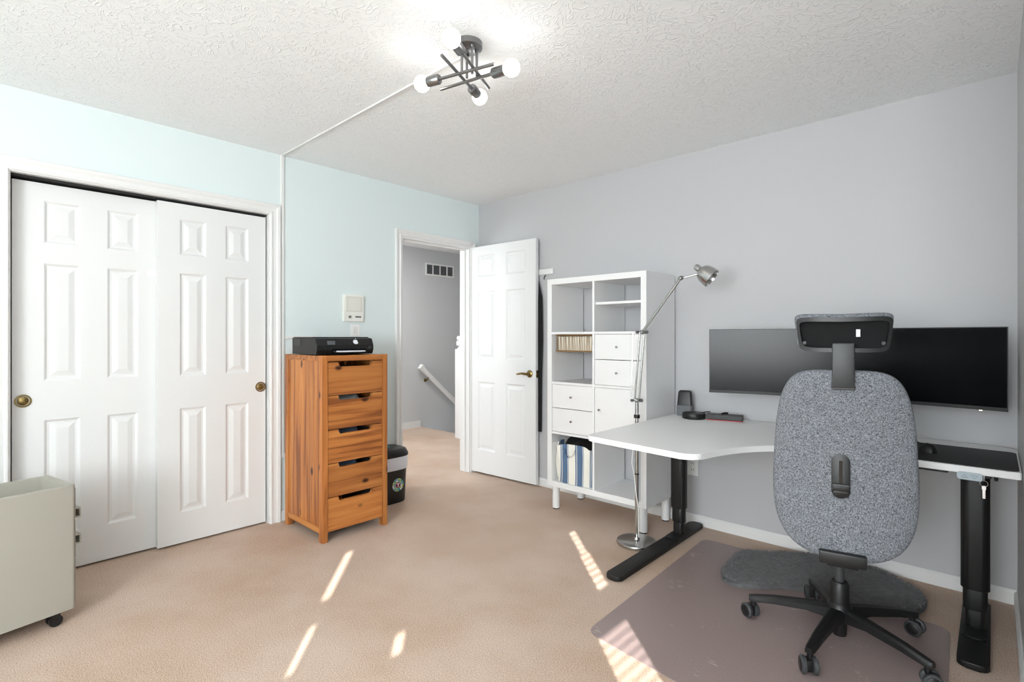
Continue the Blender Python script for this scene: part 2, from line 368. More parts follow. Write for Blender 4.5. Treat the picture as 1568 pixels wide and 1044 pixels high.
# left (teal) wall with closet and doorway openings
b = BM()
for y0, y1, z0, z1 in ((FY - .1, CL0, 0, H), (CL0, CL1, CLT, H), (CL1, DO0, 0, H), (DO0, DO1, DOT, H), (DO1, 0.0, 0, H)):
    box(b, (-TW, y0, z0), (0, y1, z1))
struct('wall_left', 'pale teal painted wall with closet and doorway', b, 'teal')
b = BM(); box(b, (-TW, 0, 0), (RX + .1, .1, H)); struct('wall_back', 'grey painted wall behind desk and shelf unit', b, 'grey')
b = BM(); box(b, (RX, AY, 0), (RX + .1, 0, H)); box(b, (RX + .1, AY, 0), (AX + .1, AY + .1, H))
struct('wall_right', 'grey wall edge at the right of the desk', b, 'grey')
# wall with the added wide window behind the camera
W1 = (2.65, 4.25, 0.75, 2.15)  # unseen window, added and placed to even out the room light
b = BM()
for x0, x1, z0, z1 in ((-.75, W1[0], 0, H), (W1[1], AX + .1, 0, H), (W1[0], W1[1], 0, W1[2]), (W1[0], W1[1], W1[3], H)):
    box(b, (x0, FY - .1, z0), (x1, FY, z1))
struct('wall_front', 'pale wall with added wide window behind the viewpoint', b, 'teal')
W2 = (-5.2, -2.85, 0.85, 2.25)
b = BM()
for y0, y1, z0, z1 in ((FY, W2[0], 0, H), (W2[1], AY, 0, H), (W2[0], W2[1], 0, W2[2]), (W2[0], W2[1], W2[3], H)):
    box(b, (AX, y0, z0), (AX + .1, y1, z1))
struct('wall_alcove', 'pale wall of the window alcove beside the viewpoint', b, 'teal')

def window(name, label, fn, w, h, nx):
    root = struct(name, label)
    t = .05
    b = BM(); box(b, fn(0, 0, 0), fn(w, t, .1)); box(b, fn(0, h - t, 0), fn(w, h, .1)); box(b, fn(0, t, 0), fn(t, h - t, .1)); box(b, fn(w - t, t, 0), fn(w, h - t, .1))
    for i in range(1, nx): box(b, fn(w * i / nx - .02, t, .02), fn(w * i / nx + .02, h - t, .08))
    link('window_frame', b, 'trim', root)
    for i in range(nx):
        b = BM(); box(b, fn(w * i / nx + .02, t, .048), fn(w * (i + 1) / nx - .02, h - t, .052)); link('pane', b, 'glass', root)
    return root
w1r = window('window_1', 'added wide white framed window behind the viewpoint', lambda u, v, d: (W1[0] + u, FY - d, W1[2] + v), W1[1] - W1[0], W1[3] - W1[2], 3)
w2r = window('window_2', 'white framed alcove window with drawn blind', lambda u, v, d: (AX + d, W2[0] + u, W2[2] + v), W2[1] - W2[0], W2[3] - W2[2], 1)
# drawn blind: unseen sheet, holes cut to cast the sun streaks on the floor
def slit_y(px, py):                                  # where the sun ray that reaches floor point (px, py) crosses the blind
    t = (AX + .02 - px) / 0.749; return py - 0.663 * t, t * math.tan(SUN_EL)
holes = []
def streak(p, q, w):
    (ya, za), (yb, zb) = slit_y(*p), slit_y(*q); y = (ya + yb) / 2; holes.append((y - w / 2, y + w / 2, min(za, zb), max(za, zb)))
streak((0.795, -1.771), (1.20, -2.125), .045); streak((1.373, -2.271), (1.618, -2.486), .03)
for k in range(11):
    f0, f1 = k / 11, (k + 0.74) / 11; A, B = Vector((1.55, -.665)), Vector((2.10, -1.155)); streak(A.lerp(B, f0), A.lerp(B, f1), .085 if k > 4 else .06)
streak((1.69, -2.05), (1.80, -2.15), .05)
for k in range(9):
    f0, f1 = k / 9, (k + 0.84) / 9; A, B = Vector((2.32, -1.43)), Vector((2.75, -1.81)); streak(A.lerp(B, f0), A.lerp(B, f1), .21)
ys = sorted({W2[0] + .03, W2[1] - .03} | {h[0] for h in holes} | {h[1] for h in holes}); zs = sorted({W2[2] + .03, W2[3] - .03} | {h[2] for h in holes} | {h[3] for h in holes})
b = BM()
for y0, y1 in zip(ys, ys[1:]):
    z = zs[0]
    segs = sorted([(h[2], h[3]) for h in holes if h[0] <= (y0 + y1) / 2 <= h[1]])
    for a, c in segs + [(zs[-1], zs[-1])]:
        if a > z + 1e-4: box(b, (AX + .018, y0, z), (AX + .022, y1, a))
        z = max(z, c)
link('blind', b, 'whitep', w2r)
b = BM(); box(b, (W1[0] + .03, FY - .022, W1[2] + .03), (W1[1] - .03, FY - .018, W1[3] - .03)); link('blind', b, 'whitep', w1r)  # closed blind added to keep the sun out of this window

# closet interior
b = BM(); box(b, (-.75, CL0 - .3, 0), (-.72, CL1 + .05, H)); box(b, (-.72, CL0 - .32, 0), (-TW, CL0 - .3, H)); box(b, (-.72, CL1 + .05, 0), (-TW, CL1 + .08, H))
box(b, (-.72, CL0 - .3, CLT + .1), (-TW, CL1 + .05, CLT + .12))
struct('wall_closet', 'inside of the closet behind the sliding doors, shade painted dark', b, 'dark')

def casing(name, label, y0, y1, zt, w, jamb, jt=.012):
    root = struct(name, label)
    prof = [(0, .010), (.006, .016), (.014, .016), (.020, .011), (w * .55, .013), (w * .72, .019), (w * .94, .021), (w, .014), (w, 0), (0, 0)]
    b = BM(); loops = []
    for o, h in prof: loops.append([b.verts.new(p) for p in ((h, y0 - o, 0), (h, y0 - o, zt + o), (h, y1 + o, zt + o), (h, y1 + o, 0))])
    n = len(loops)
    for i in range(n):
        A, B = loops[i], loops[(i + 1) % n]
        for k in range(3): b.faces.new((A[k], A[k + 1], B[k + 1], B[k]))
    b.faces.new([l[0] for l in loops]); b.faces.new([l[3] for l in loops][::-1])
    link('casing', b, 'trim', root)
    b = BM(); box(b, (-jamb, y0 - .004, 0), (.004, y0 + jt, zt)); box(b, (-jamb, y1 - jt, 0), (.004, y1 + .004, zt)); box(b, (-jamb, y0 + jt, zt - jt), (.004, y1 - jt, zt + .004))
    link('jamb', b, 'trim', root)
    return root
casing('trim_1', 'white moulded casing around the closet opening', CL0, CL1, CLT, .068, .12, .004)
t2 = casing('trim_2', 'white moulded casing around the open doorway', DO0, DO1, DOT, .058, .12)
b = BM(); box(b, (-.055, DO1 - .024, 0), (-.043, DO1 - .012, DOT - .012)); box(b, (-.055, DO0 + .012, 0), (-.043, DO0 + .024, DOT - .012)); box(b, (-.055, DO0 + .024, DOT - .024), (-.043, DO1 - .024, DOT - .012))
link('door_stop', b, 'trim', t2)
b = BM(); box(b, (-.04, DO0 + .0125, .88), (-.012, DO0 + .0145, .96)); link('strike_plate', b, 'blackm', t2)

def baseboard(name, label, pts, h=.066, t=.012):
    b = BM()
    for (p, q, nrm) in pts:
        p, q, n = Vector(p + (0,)), Vector(q + (0,)), Vector(nrm + (0,))
        prof = [(0, 0), (t, 0), (t, h - .012), (t * .4, h), (0, h)]
        A = [b.verts.new(p + n * o + Vector((0, 0, z))) for o, z in prof]; B = [b.verts.new(q + n * o + Vector((0, 0, z))) for o, z in prof]
        for i in range(5): b.faces.new((A[i], A[(i + 1) % 5], B[(i + 1) % 5], B[i]))
        b.faces.new(A); b.faces.new(B[::-1])
    return struct(name, label, b, 'trim')
baseboard('baseboard_back', 'white baseboard along the grey wall', [((0, 0), (RX, 0), (0, -1))])
baseboard('baseboard_right', 'white baseboard at the right wall edge', [((RX, AY), (RX, -.012), (-1, 0))])
baseboard('baseboard_left', 'white baseboard along the teal wall', [((0, CL1 + .07), (0, DO0 - .06), (1, 0)), ((0, -.05), (0, -.012), (1, 0)), ((0, FY), (0, CL0 - .07), (1, 0))])

# ------------------------------------------------------------------ hallway beyond the doorway
HX = -2.25; SY = 1.06; SX = -1.22
b = BM(); box(b, (HX - .1, -2.4, -.1), (-.75, SY, 0)); box(b, (-.75, .1, -.1), (-TW, SY, 0)); box(b, (SX, SY, -.1), (-TW, 3.6, 0))
struct('floor_hall', 'beige carpet of the landing beyond the doorway', b, 'carpet')
b = BM(); box(b, (HX - .1, -2.4, H), (-.75, 3.6, H + .1)); box(b, (-.75, .12, H), (-TW + .1, 3.6, H + .1)); struct('ceiling_hall', 'white landing ceiling beyond the doorway', b, 'ceil')
b = BM(); box(b, (HX - .1, -2.4, -2.4), (HX, 3.6, H)); struct('wall_hall', 'grey landing wall carrying the handrail and vent', b, 'hallgrey')
b = BM(); box(b, (HX, 3.5, -2.4), (.0, 3.6, H)); struct('wall_stair_end', 'grey wall at the far end of the stairs', b, 'hallgrey')
b = BM(); box(b, (-TW, .1, 0), (0, 3.5, H)); struct('wall_hall_side', 'grey landing wall on the bedroom side', b, 'hallgrey')
b = BM()
for x0, x1, z0, z1 in ((HX, -1.85, 0, H), (-.75, -.55, 0, H), (-1.85, -.75, 0, .8), (-1.85, -.75, 2.2, H)): box(b, (x0, -2.4, z0), (x1, -2.3, z1))
box(b, (-.75, -2.3, 0), (-.73, .1, H)) if False else None
struct('wall_hall_window', 'grey landing wall with a window out of view', b, 'hallgrey')
b = BM(); box(b, (SX, SY + .02, -2.4), (SX + .04, 3.5, -.1)); struct('wall_stairwell', 'grey inner wall of the stairwell', b, 'hallgrey')
b = BM(); box(b, (HX, -2.3, 0), (HX + .013, SY - .02, .09)); struct('baseboard_hall', 'white baseboard along the landing wall', b, 'trim')
st = struct('floor_stairs', 'carpeted steps going down beyond the landing')
for k in range(9):
    b = BM(); box(b, (HX + .002, SY + .25 * k + .003, -.19 * (k + 1) - .4), (SX - .003, SY + .25 * (k + 1), -.19 * (k + 1)), .012); link('step', b, 'carpet', st)

# air vent
vt = thing('air_vent', 'white wall vent with four dark louvred openings above the landing', 'vent', (HX, 1.38, 2.165))
vw, vh = .255, .085
b = BM()
for y0, y1, z0, z1 in ((-vw, vw, -vh, -vh + .02), (-vw, vw, vh - .02, vh), (-vw, -vw + .02, -vh + .02, vh - .02), (vw - .02, vw, -vh + .02, vh - .02)): box(b, (0, y0, z0), (.012, y1, z1))
for k in (1, 2, 3):
    y = -vw + 2 * vw * k / 4; box(b, (0, y - .008, -vh + .02), (.011, y + .008, vh - .02))
link('frame', b, 'trim', vt)
b = BM(); box(b, (.0005, -vw + .02, -vh + .02), (.003, vw - .02, vh - .02)); link('duct', b, 'ventd', vt)
for k in range(4):
    b = BM(); y0 = -vw + .02 + (2 * vw - .04) * k / 4
    for j in range(9):
        z = -vh + .028 + j * .0143; box(b, (.004, y0 + .012, z), (.008, y0 + .108, z + .006))
    link('louvre', b, 'ventd', vt)

# handrail
hr = thing('handrail', 'white sloping handrail on the landing wall', 'handrail', (HX, 1.0, .82))
d = Vector((0, 1, -.86)).normalized()
b = BM(); ln = 2.4
prof = rrect(-.026, -.03, .026, .03, .012, 3); up = Vector((0, d.z * -1, d.y)); p0 = Vector((.07, 0, 0)); ringA = []; ringB = []
for u, v in prof:
    ringA.append(b.verts.new(p0 + Vector((1, 0, 0)) * u + up * v)); ringB.append(b.verts.new(p0 + d * ln + Vector((1, 0, 0)) * u + up * v))
for i in range(len(prof)): b.faces.new((ringA[i], ringA[(i + 1) % len(prof)], ringB[(i + 1) % len(prof)], ringB[i]))
b.faces.new(ringA); b.faces.new(ringB[::-1]); link('rail', b, 'trim', hr)
b = BM(); box(b, (-.031, -.02, -.036), (.031, .03, .036), .008, 2, Matrix.Translation(p0) @ Matrix.Rotation(-math.atan2(.86, 1), 4, 'X')); link('end_cap', b, 'trim', hr)
for s in (.16, 1.3):
    c = p0 + d * s
    b = BM(); tube(b, [(0.0, c.y, c.z - .08), (.035, c.y, c.z - .085), (.065, c.y, c.z - .06), (.07, c.y, c.z - .03)], .008); lathe(b, [(0, 0), (.025, 0), (.02, .008), (0, .01)], (0, c.y, c.z - .08), (1, 0, 0), 14); link('bracket', b, 'brass', hr, smooth=40)

# newel post and balustrade
nw = thing('newel_post', 'white square newel post with round cap at the stair top', 'post', (-1.27, .905, 0))
b = BM(); box(b, (-.05, -.05, 0), (.05, .05, 1.08), .006); link('shaft', b, 'trim', nw)
b = BM(); lathe(b, [(.045, 1.08), (.03, 1.1), (.028, 1.115), (.05, 1.125), (.055, 1.15), (.05, 1.175), (.035, 1.18), (.048, 1.195), (.05, 1.215), (.042, 1.235), (0, 1.24)], n=20); link('cap', b, 'trim', nw, smooth=40)

# ------------------------------------------------------------------ doors
def panel_bm(w, h):
    b = BM(); loops = []
    for ins, dp in ((0, 0), (.004, .002), (.012, .009), (.022, .0095), (.046, .0025), (.049, .002)):
        loops.append([b.verts.new((x, dp, z)) for x, z in ((ins, ins), (w - ins, ins), (w - ins, h - ins), (ins, h - ins))])
    for A, B in zip(loops, loops[1:]):
        for i in range(4): b.faces.new((A[i], A[(i + 1) % 4], B[(i + 1) % 4], B[i]))
    b.faces.new(loops[-1]); return b

def six_panel(root, w, h, t, us, vs, m='door'):
    X = [0, us[0], us[1], us[2], us[3], w]; Z = [0] + list(vs) + [h]; b = BM()
    V = {}
    def v(i, k):
        if (i, k) not in V: V[(i, k)] = b.verts.new((X[i], 0, Z[k]))
        return V[(i, k)]
    for i in range(5):
        for k in range(len(Z) - 1):
            if i in (1, 3) and k in (1, 3, 5): continue
            b.faces.new((v(i, k), v(i + 1, k), v(i + 1, k + 1), v(i, k + 1)))
    box(b, (0, .0101, 0), (w, t, h))
    for (x0, z0, x1, z1) in ((0, 0, 0, h), (w, 0, w, h)):
        q = [b.verts.new(p) for p in ((x0, 0, 0), (x0, .0101, 0), (x0, .0101, h), (x0, 0, h))]; b.faces.new(q)
    for z in (0, h):
        q = [b.verts.new(p) for p in ((0, 0, z), (w, 0, z), (w, .0101, z), (0, .0101, z))]; b.faces.new(q)
    link('slab', b, m, root)
    for i in (1, 3):
        for k in (1, 3, 5): link('panel', panel_bm(X[i + 1] - X[i], Z[k + 1] - Z[k]), m, root, loc=(X[i], 0, Z[k]))

def cup_pull(root, x, z):
    b = BM(); lathe(b, [(.0, .004), (.018, .0035), (.024, -.001), (.027, .006), (.031, .006), (.033, .0), (.0, -.002)][::1], (x, 0, z), (0, -1, 0), 28); link('finger_pull', b, 'brass', root, smooth=40, label='round antique brass finger pull')
d1 = struct('door_1', 'left sliding closet door, white with six panels', loc=(-.066, -3.112, .012), rot=(0, 0, PI / 2))
six_panel(d1, .645, 1.998, .034, (.118, .263, .377, .516), (.19, .79, .99, 1.592, 1.695, 1.912)); cup_pull(d1, .04, .894)
b = BM(); prism(b, rrect(.56, 1.565, .60, 1.60, .012), -.003, 0, 'xz'); box(b, (.60, -.003, 1.57), (.64, 0, 1.595)); link('door_guide', b, 'whitep', d1)
d2 = struct('door_2', 'right sliding closet door in front, white with six panels', loc=(-.026, -2.511, .012), rot=(0, 0, PI / 2))
six_panel(d2, .603, 2.000, .034, (.111, .25, .36, .496), (.18, .795, .985, 1.592, 1.698, 1.912)); cup_pull(d2, .572, .889)
b = BM(); box(b, (-.105, CL0 + .006, CLT - .012), (-.03, CL1 - .006, CLT - .006)); struct('trim_3', 'sliding door track at the closet head, painted dark as gap shade', b, 'dark')  # track coloured dark to read as the shaded gap above the doors

d3 = struct('door_3', 'open white six-panel bedroom door against the grey wall', loc=(-.004, -.102, .018), rot=(0, 0, math.radians(2.6)))
six_panel(d3, .752, 2.018, .035, (.094, .302, .428, .642), (.20, .81, 1.01, 1.615, 1.745, 1.938))
def lever(root, x, z, s):
    h = bpy.data.objects.new('door_handle', None)
    b = BM(); lathe(b, [(0, 0), (.03, 0), (.031, .004), (.026, .01), (.012, .014), (.011, .045), (0, .046)], (x, 0, z), (0, -1, 0), 24)
    tube(b, [(x, -.045, z), (x - .02, -.05, z + .002), (x - .05, -.05, z + .004), (x - .085, -.048, z - .002), (x - .105, -.046, z - .006)], [.011, .011, .009, .009, .005], 10)
    return link('door_handle', b, 'brass', root, smooth=45, label='antique brass lever handle')
lever(d3, .69, .905, 1)
b = BM(); box(b, (.7521, .006, .875), (.7535, .03, .935)); link('latch_plate', b, 'brass', d3)
b = BM(); cyl(b, (.7525, .018, .905), (.762, .018, .905), .007); link('latch_bolt', b, 'brass', d3)
for z in (.2, 1.0, 1.8):
    b = BM(); cyl(b, (-.008, .03, z - .045), (-.008, .03, z + .045), .006, n=10); link('hinge', b, 'brass', d3)

# ------------------------------------------------------------------ things fixed to walls and ceiling
rc = thing('cable_raceway', 'white cable cover from closet casing up the wall and over the ceiling to the lamp', 'cable cover', (0, -1.81, H))
b = BM(); prism(b, [(-.010, 0), (.010, 0), (.008, -.007), (-.008, -.007)], .011, 1.83, 'yz'); link('ceiling_run', b, 'racew', rc)
b = BM(); prism(b, [(-.012, 0), (.012, 0), (.009, .010), (-.009, .010)], -2.0, 0, 'xy'); o = link('wall_run', b, 'trim', rc, rot=(0, 0, -PI / 2))
b = BM(); box(b, (0, .012, -1.225), (.010, .24, -1.205), .002); link('branch_run', b, 'trim', rc)
b = BM(); box(b, (0, -.014, -2.02), (.014, .02, -1.99), .002); link('end_cover', b, 'trim', rc)

ic = thing('intercom_panel', 'cream wall intercom with speaker grille above the printer', 'intercom', (0, -1.29, 1.34))
b = BM(); box(b, (0, -.083, 0), (.022, .083, .2), .006); link('case', b, 'cream', ic)
b = BM(); box(b, (.022, -.066, .075), (.026, .066, .185), .003); link('speaker_panel', b, 'creamd', ic)
for k in range(12):
    b = BM(); z = .085 + k * .0075; box(b, (.026, -.05, z), (.0275, .05, z + .0035)); link('grille_slat', b, 'cream', ic)
b = BM(); lathe(b, [(0, .012), (.008, .011), (.01, 0)], (.022, -.035, .035), (1, 0, 0), 16); link('knob', b, 'nickel', ic)
b = BM()
for k in range(4): box(b, (.022, .012 + k * .012, .03), (.0255, .021 + k * .012, .042), .001)
link('button_row', b, 'ventd', ic)
sw = thing('wall_socket', 'white socket plate on the teal wall just above the printer', 'socket', (0, -1.27, 1.235))
b = BM(); box(b, (0, -.036, 0), (.006, .036, .085), .002); link('plate', b, 'whitep', sw)
b = BM(); box(b, (.006, -.017, .018), (.008, .017, .067), .002); link('insert', b, 'trim', sw)
def outlet(x, z, label):
    o = thing('power_outlet', label, 'outlet', (x, 0, z))
    b = BM(); box(b, (-.036, -.006, -.058), (.036, 0, .058), .002); link('plate', b, 'whitep', o)
    for dz in (-.02, .02):
        b = BM(); prism(b, rrect(-.017, dz - .014, .017, dz + .014, .008), -.009, -.006, 'xz'); s_ = link('receptacle', b, 'whitep', o)
        b = BM(); box(b, (-.008, -.0095, dz - .004), (-.005, -.009, dz + .006)); box(b, (.005, -.0095, dz - .004), (.008, -.009, dz + .006)); link('slot', b, 'black', s_)
outlet(2.043, .376, 'white double power outlet on the grey wall under the desk')

# ceiling lamp
cl = thing('ceiling_lamp', 'brushed nickel ceiling lamp with crossed rods and four glowing globe bulbs', 'ceiling lamp', (1.90, -1.865, H))
b = BM(); lathe(b, [(0, 0), (.058, 0), (.058, -.022), (.05, -.027), (0, -.028)], n=36); link('canopy', b, 'nickel', cl, smooth=40)
def L(p, z): return Vector((p[0] - 1.90, p[1] + 1.865, z - H))
ZA, ZC = 2.313, 2.298
arms = [((2.045, -2.08), (1.876, -1.722), ZA), ((1.785, -1.69), (1.930, -2.03), ZA), ((1.718, -1.962), (2.055, -1.868), ZC), ((2.084, -1.800), (1.736, -1.876), ZC)]
for bp_, ep, z in arms:
    p, q = L(bp_, z), L(ep, z); u = (q - p).normalized()
    b = BM(); cyl(b, p + u * .08, q, .0065, n=12); rd = link('rod', b, 'nickel', cl, smooth=40)
    b = BM(); lathe(b, [(0, .028), (.017, .028), (.021, .03), (.021, .085), (.017, .09), (0, .09)], p, u, 24); link('socket', b, 'nickel', rd, smooth=40)
    b = BM(); lathe(b, [(0, -.034)] + [(.034 * math.sin(PI * i / 12), -.034 * math.cos(PI * i / 12)) for i in range(1, 10)] + [(.016, .036), (0, .037)], p, u, 24); link('bulb', b, 'bulb', rd, smooth=60)
for x, y, z in ((.0, -.035, ZA), (-.03, .02, ZA), (.035, -.01, ZC), (.02, .03, ZC)):
    b = BM(); cyl(b, (x, y, -.027), (x, y, z - H), .0055, n=10); lathe(b, [(0, 0), (.010, 0), (.010, -.012), (0, -.012)], (x, y, -.027), n=14); link('drop_rod', b, 'nickel', cl, smooth=40)

# white rail on the grey wall with a dark garment behind the open door
wr = thing('wall_rail', 'short white hook rail on the grey wall behind the open door', 'rail', (.55, 0, 1.76))
b = BM(); box(b, (-.36, -.018, -.022), (.335, 0, .022), .003); link('board', b, 'trim', wr)
for x in (-.1, .08, .26):
    b = BM(); tube(b, [(x, -.018, -.03), (x, -.03, -.04), (x, -.04, -.055), (x, -.036, -.065)], .004, 8); link('hook', b, 'black', wr)
b = BM(); box(b, (.25, -.004, -.09), (.275, 0, -.022)); link('tab', b, 'grey', wr)
gm = BM()
cols = 8
rows = [(1.69, .03, .010), (1.55, .07, .016), (1.2, .075, .018), (.9, .065, .018), (.45, .06, .018)]
prev = None
for z, hw, dp in rows:
    ring = [gm.verts.new((.712 + hw * math.cos(2 * PI * i / 12), -.025 + dp * math.sin(2 * PI * i / 12) * (1 + .2 * math.sin(i * 2.3)), z)) for i in range(12)]
    if prev:
        for i in range(12): gm.faces.new((prev[i], prev[(i + 1) % 12], ring[(i + 1) % 12], ring[i]))
    else: gm.faces.new(ring)
    prev = ring
gm.faces.new(prev[::-1])
tag(link('hanging_garment', gm, 'garment', smooth=60), 'black garment hanging from the rail behind the open door', 'garment')

# ------------------------------------------------------------------ pine chest of drawers
dx0, dx1, dy0, dy1, dz = .07, .578, -1.822, -1.372, 1.115
dr = thing('chest_of_drawers', 'tall narrow pine chest of five drawers beside the closet', 'chest of drawers', (0, 0, 0))
for x0, x1 in ((dx0, dx0 + .045), (dx1 - .045, dx1)):
    for y0, y1 in ((dy0, dy0 + .034), (dy1 - .034, dy1)):
        b = BM(); box(b, (x0, y0, 0), (x1, y1, dz), .002); link('post', b, 'woodz', dr)
b = BM(); box(b, (dx0 + .045, dy0 + .001, dz - .034), (dx1 - .0455, dy1 - .001, dz - .001), .002); box(b, (dx1 - .045, dy0 + .0345, dz - .034), (dx1 - .001, dy1 - .0345, dz - .001), .001); link('top', b, 'woody', dr)
for ys_ in ((dy0 + .006, dy0 + .02), (dy1 - .02, dy1 - .006)):
    n = 5; xa, xb = dx0 + .045, dx1 - .045; w = (xb - xa) / n
    for i in range(n):
        b = BM(); box(b, (xa + w * i + .0005, ys_[0], .085), (xa + w * (i + 1) - .0005, ys_[1], dz - .034), .0012, 1); link('side_board', b, 'woodz', dr)
    b = BM(); box(b, (xa, ys_[0] - .004, .05), (xb, ys_[1] + .004, .085), .0015); link('bottom_rail', b, 'woodx', dr)
b = BM(); box(b, (dx0 + .004, dy0 + .034, .06), (dx0 + .012, dy1 - .034, dz - .034)); link('back_panel', b, 'woodz', dr)
zb = [1.076, .872, .668, .464, .260, .056]
contents = [None, 'sheet', 'bluecl', 'bluecl', None]
for k in range(5):
    zt, z0 = zb[k] - .002, zb[k + 1] + .002; ya, yb = dy0 + .036, dy1 - .036; yc = (ya + yb) / 2
    hw, hd = .118, .03
    poly = [(ya, z0), (yb, z0), (yb, zt), (yc + hw, zt), (yc + hw - .001, zt - hd * .55), (yc + hw - .006, zt - hd * .86), (yc + hw - .016, zt - hd), (yc - hw + .016, zt - hd), (yc - hw + .006, zt - hd * .86), (yc - hw + .001, zt - hd * .55), (yc - hw, zt), (ya, zt)]
    b = BM(); prism(b, poly, dx1 - .028, dx1 - .006, 'yz', .0015, 1); dw = link('drawer', b, 'woody', dr)
    b = BM(); box(b, (dx0 + .03, ya + .01, z0 + .01), (dx1 - .028, ya + .02, zt - .045)); box(b, (dx0 + .03, yb - .02, z0 + .01), (dx1 - .028, yb - .01, zt - .045)); box(b, (dx0 + .03, ya + .02, z0 + .01), (dx1 - .028, yb - .02, z0 + .018)); link('drawer_box', b, 'dark', dw)
    if contents[k]:
        pb = BM(); pillow(pb, rrect(ya + .05, z0 + .02, yb - .05 - .04 * k / 4, zt - .012, .04), .1, .1)
        for v_ in pb.verts: v_.co = Vector((v_.co.y + .36, v_.co.x, v_.co.z))
        tag(link('folded_cloth', pb, contents[k], smooth=60), ['', 'pale folded cloth glimpsed in the second drawer from the top', 'blue grey folded cloth glimpsed in the middle drawer', 'blue grey folded cloth glimpsed in the fourth drawer from the top'][k], 'cloth', 'cloth inside the drawers')

# printer
pr = thing('printer', 'black all-in-one inkjet printer on the pine chest', 'printer', (.345, -1.628, dz))
px, py, ph = .165, .195, .108
b = BM(); prism(b, [(-px, .004), (px - .012, .004), (px, .03), (px, .06), (px - .02, ph - .006), (px - .05, ph - .002), (-px, ph - .002)], -py, py, 'xz', .004, 2); link('body', b, 'black', pr)
b = BM(); box(b, (-px + .005, -py + .004, ph - .004), (px - .055, py - .004, ph + .004), .004); link('lid', b, 'gloss', pr)
b = BM(); box(b, (px - .01, -py + .10, .012), (px + .004, py - .06, .038), .002); link('output_slot', b, 'gloss', pr)
b = BM(); box(b, (px - .02, -py + .115, .013), (px + .05, py - .075, .018), .001); link('paper_tray', b, 'black', pr)
b = BM(); box(b, (px - .02, -py + .125, .0185), (px + .04, py - .085, .026), .001); link('paper_stack', b, 'sheet', pr)
b = BM(); box(b, (px - .013, -py + .07, .064), (px - .001, -py + .12, .088), .001, 1, Matrix.Rotation(0, 4, 'Y')); link('display', b, 'ventd', pr)
b = BM(); box(b, (-px + .02, -py - .002, .055), (-px + .12, -py, .1), .001); link('side_door', b, 'gloss', pr)
# silver fruit sticker on the front
ap = []
for i in range(40):
    a = 2 * PI * i / 40; r = .0165 * (1 + .06 * math.cos(2 * a) - .10 * max(0, math.sin(a)) ** 6 - .06 * max(0, -math.sin(a)) ** 8)
    x, z = r * math.cos(a), r * math.sin(a)
    if x > .006: 
        dd = math.hypot(x - .021, z - .002)
        if dd < .010: x = .021 - (.010) * (.021 - x) / max(dd, 1e-4); 
    ap.append((x, z))
b = BM(); prism(b, ap, 0, .0015, 'yz')
leaf = [(.001 + .0035 * math.sin(PI * t / 8) * (1 if 1 else 0) + .008 * t / 8 * .5, .0185 + .009 * t / 8) for t in range(9)] + [(.001 - .001 * math.sin(PI * t / 8) + .004 * t / 8, .0185 + .009 * t / 8) for t in range(7, 0, -1)]
prism(b, leaf, 0, .0015, 'yz')
sa = math.atan2(.02, ph - .066)
link('sticker', b, 'logo', pr, loc=(px - .0095, .07, .080), rot=(0, -sa, 0), label='silver fruit-shaped sticker')
b = BM(); lathe(b, [(0, .001), (.008, .001), (.009, 0)], (px + .0005, py - .03, .045), (1, 0, 0), 18); link('badge', b, 'grip', pr)

# waste bin
wb = thing('waste_bin', 'black lidded waste bin with white liner between pine chest and doorway', 'bin', (.155, -1.10, 0))
def ring_loft(bm, secs, n=28, e=3.2):
    prev = None
    for hx_, hy_, z in secs:
        ring = []
        for i in range(n):
            a = 2 * PI * i / n; c, s = math.cos(a), math.sin(a)
            ring.append(bm.verts.new((hx_ * math.copysign(abs(c) ** (2 / e), c), hy_ * math.copysign(abs(s) ** (2 / e), s), z)))
        if prev:
            for i in range(n): bm.faces.new((prev[i], prev[(i + 1) % n], ring[(i + 1) % n], ring[i]))
        else: bm.faces.new(ring[::-1])
        prev = ring
    bm.faces.new(prev); return bm
b = BM(); ring_loft(b, [(.102, .128, 0), (.104, .13, .004), (.117, .145, .34)]); link('body', b, 'black', wb, smooth=50)
b = BM(); ring_loft(b, [(.1155, .1435, .245), (.119, .147, .25), (.122, .15, .30), (.122, .15, .342)]); link('liner', b, 'bag', wb, smooth=50)
b = BM(); ring_loft(b, [(.120, .148, .338), (.126, .154, .343), (.125, .153, .36), (.108, .136, .392), (.085, .11, .401), (.05, .07, .402)]); link('lid', b, 'black', wb, smooth=50)
b = BM(); prism(b, rrect(-.02, -.03, .02, .03, .008), .402, .404, 'xy'); link('lid_label', b, 'teald', wb)
em = bpy.data.objects.new('emblem', None); COL.objects.link(em); em.parent = wb; em.location = (.1095, .028, .135); em.rotation_euler = (0, math.radians(2.3), 0)
cols = ['skyb', 'lime', 'teald', 'sheet', 'lime', 'skyb', 'teald', 'lime', 'skyb', 'teald', 'lime', 'sheet']
for k in range(12):
    a0, a1 = 2 * PI * (k + .06) / 12, 2 * PI * (k + .94) / 12
    for j, (r0, r1) in enumerate(((.025, .035), (.036, .047))):
        b = BM(); pts = [(r1 * math.cos(a0 + (a1 - a0) * t / 4), r1 * math.sin(a0 + (a1 - a0) * t / 4)) for t in range(5)] + [(r0 * math.cos(a1 + (a0 - a1) * t / 4), r0 * math.sin(a1 + (a0 - a1) * t / 4)) for t in range(5)]
        prism(b, pts, .0012, .0026, 'yz'); link('emblem_piece', b, cols[(k + 5 * j) % 12], em)
b = BM(); lathe(b, [(0, .0012), (.048, .0012), (.048, 0)], (0, 0, 0), (1, 0, 0), 30); link('emblem_ground', b, 'sheet', em)
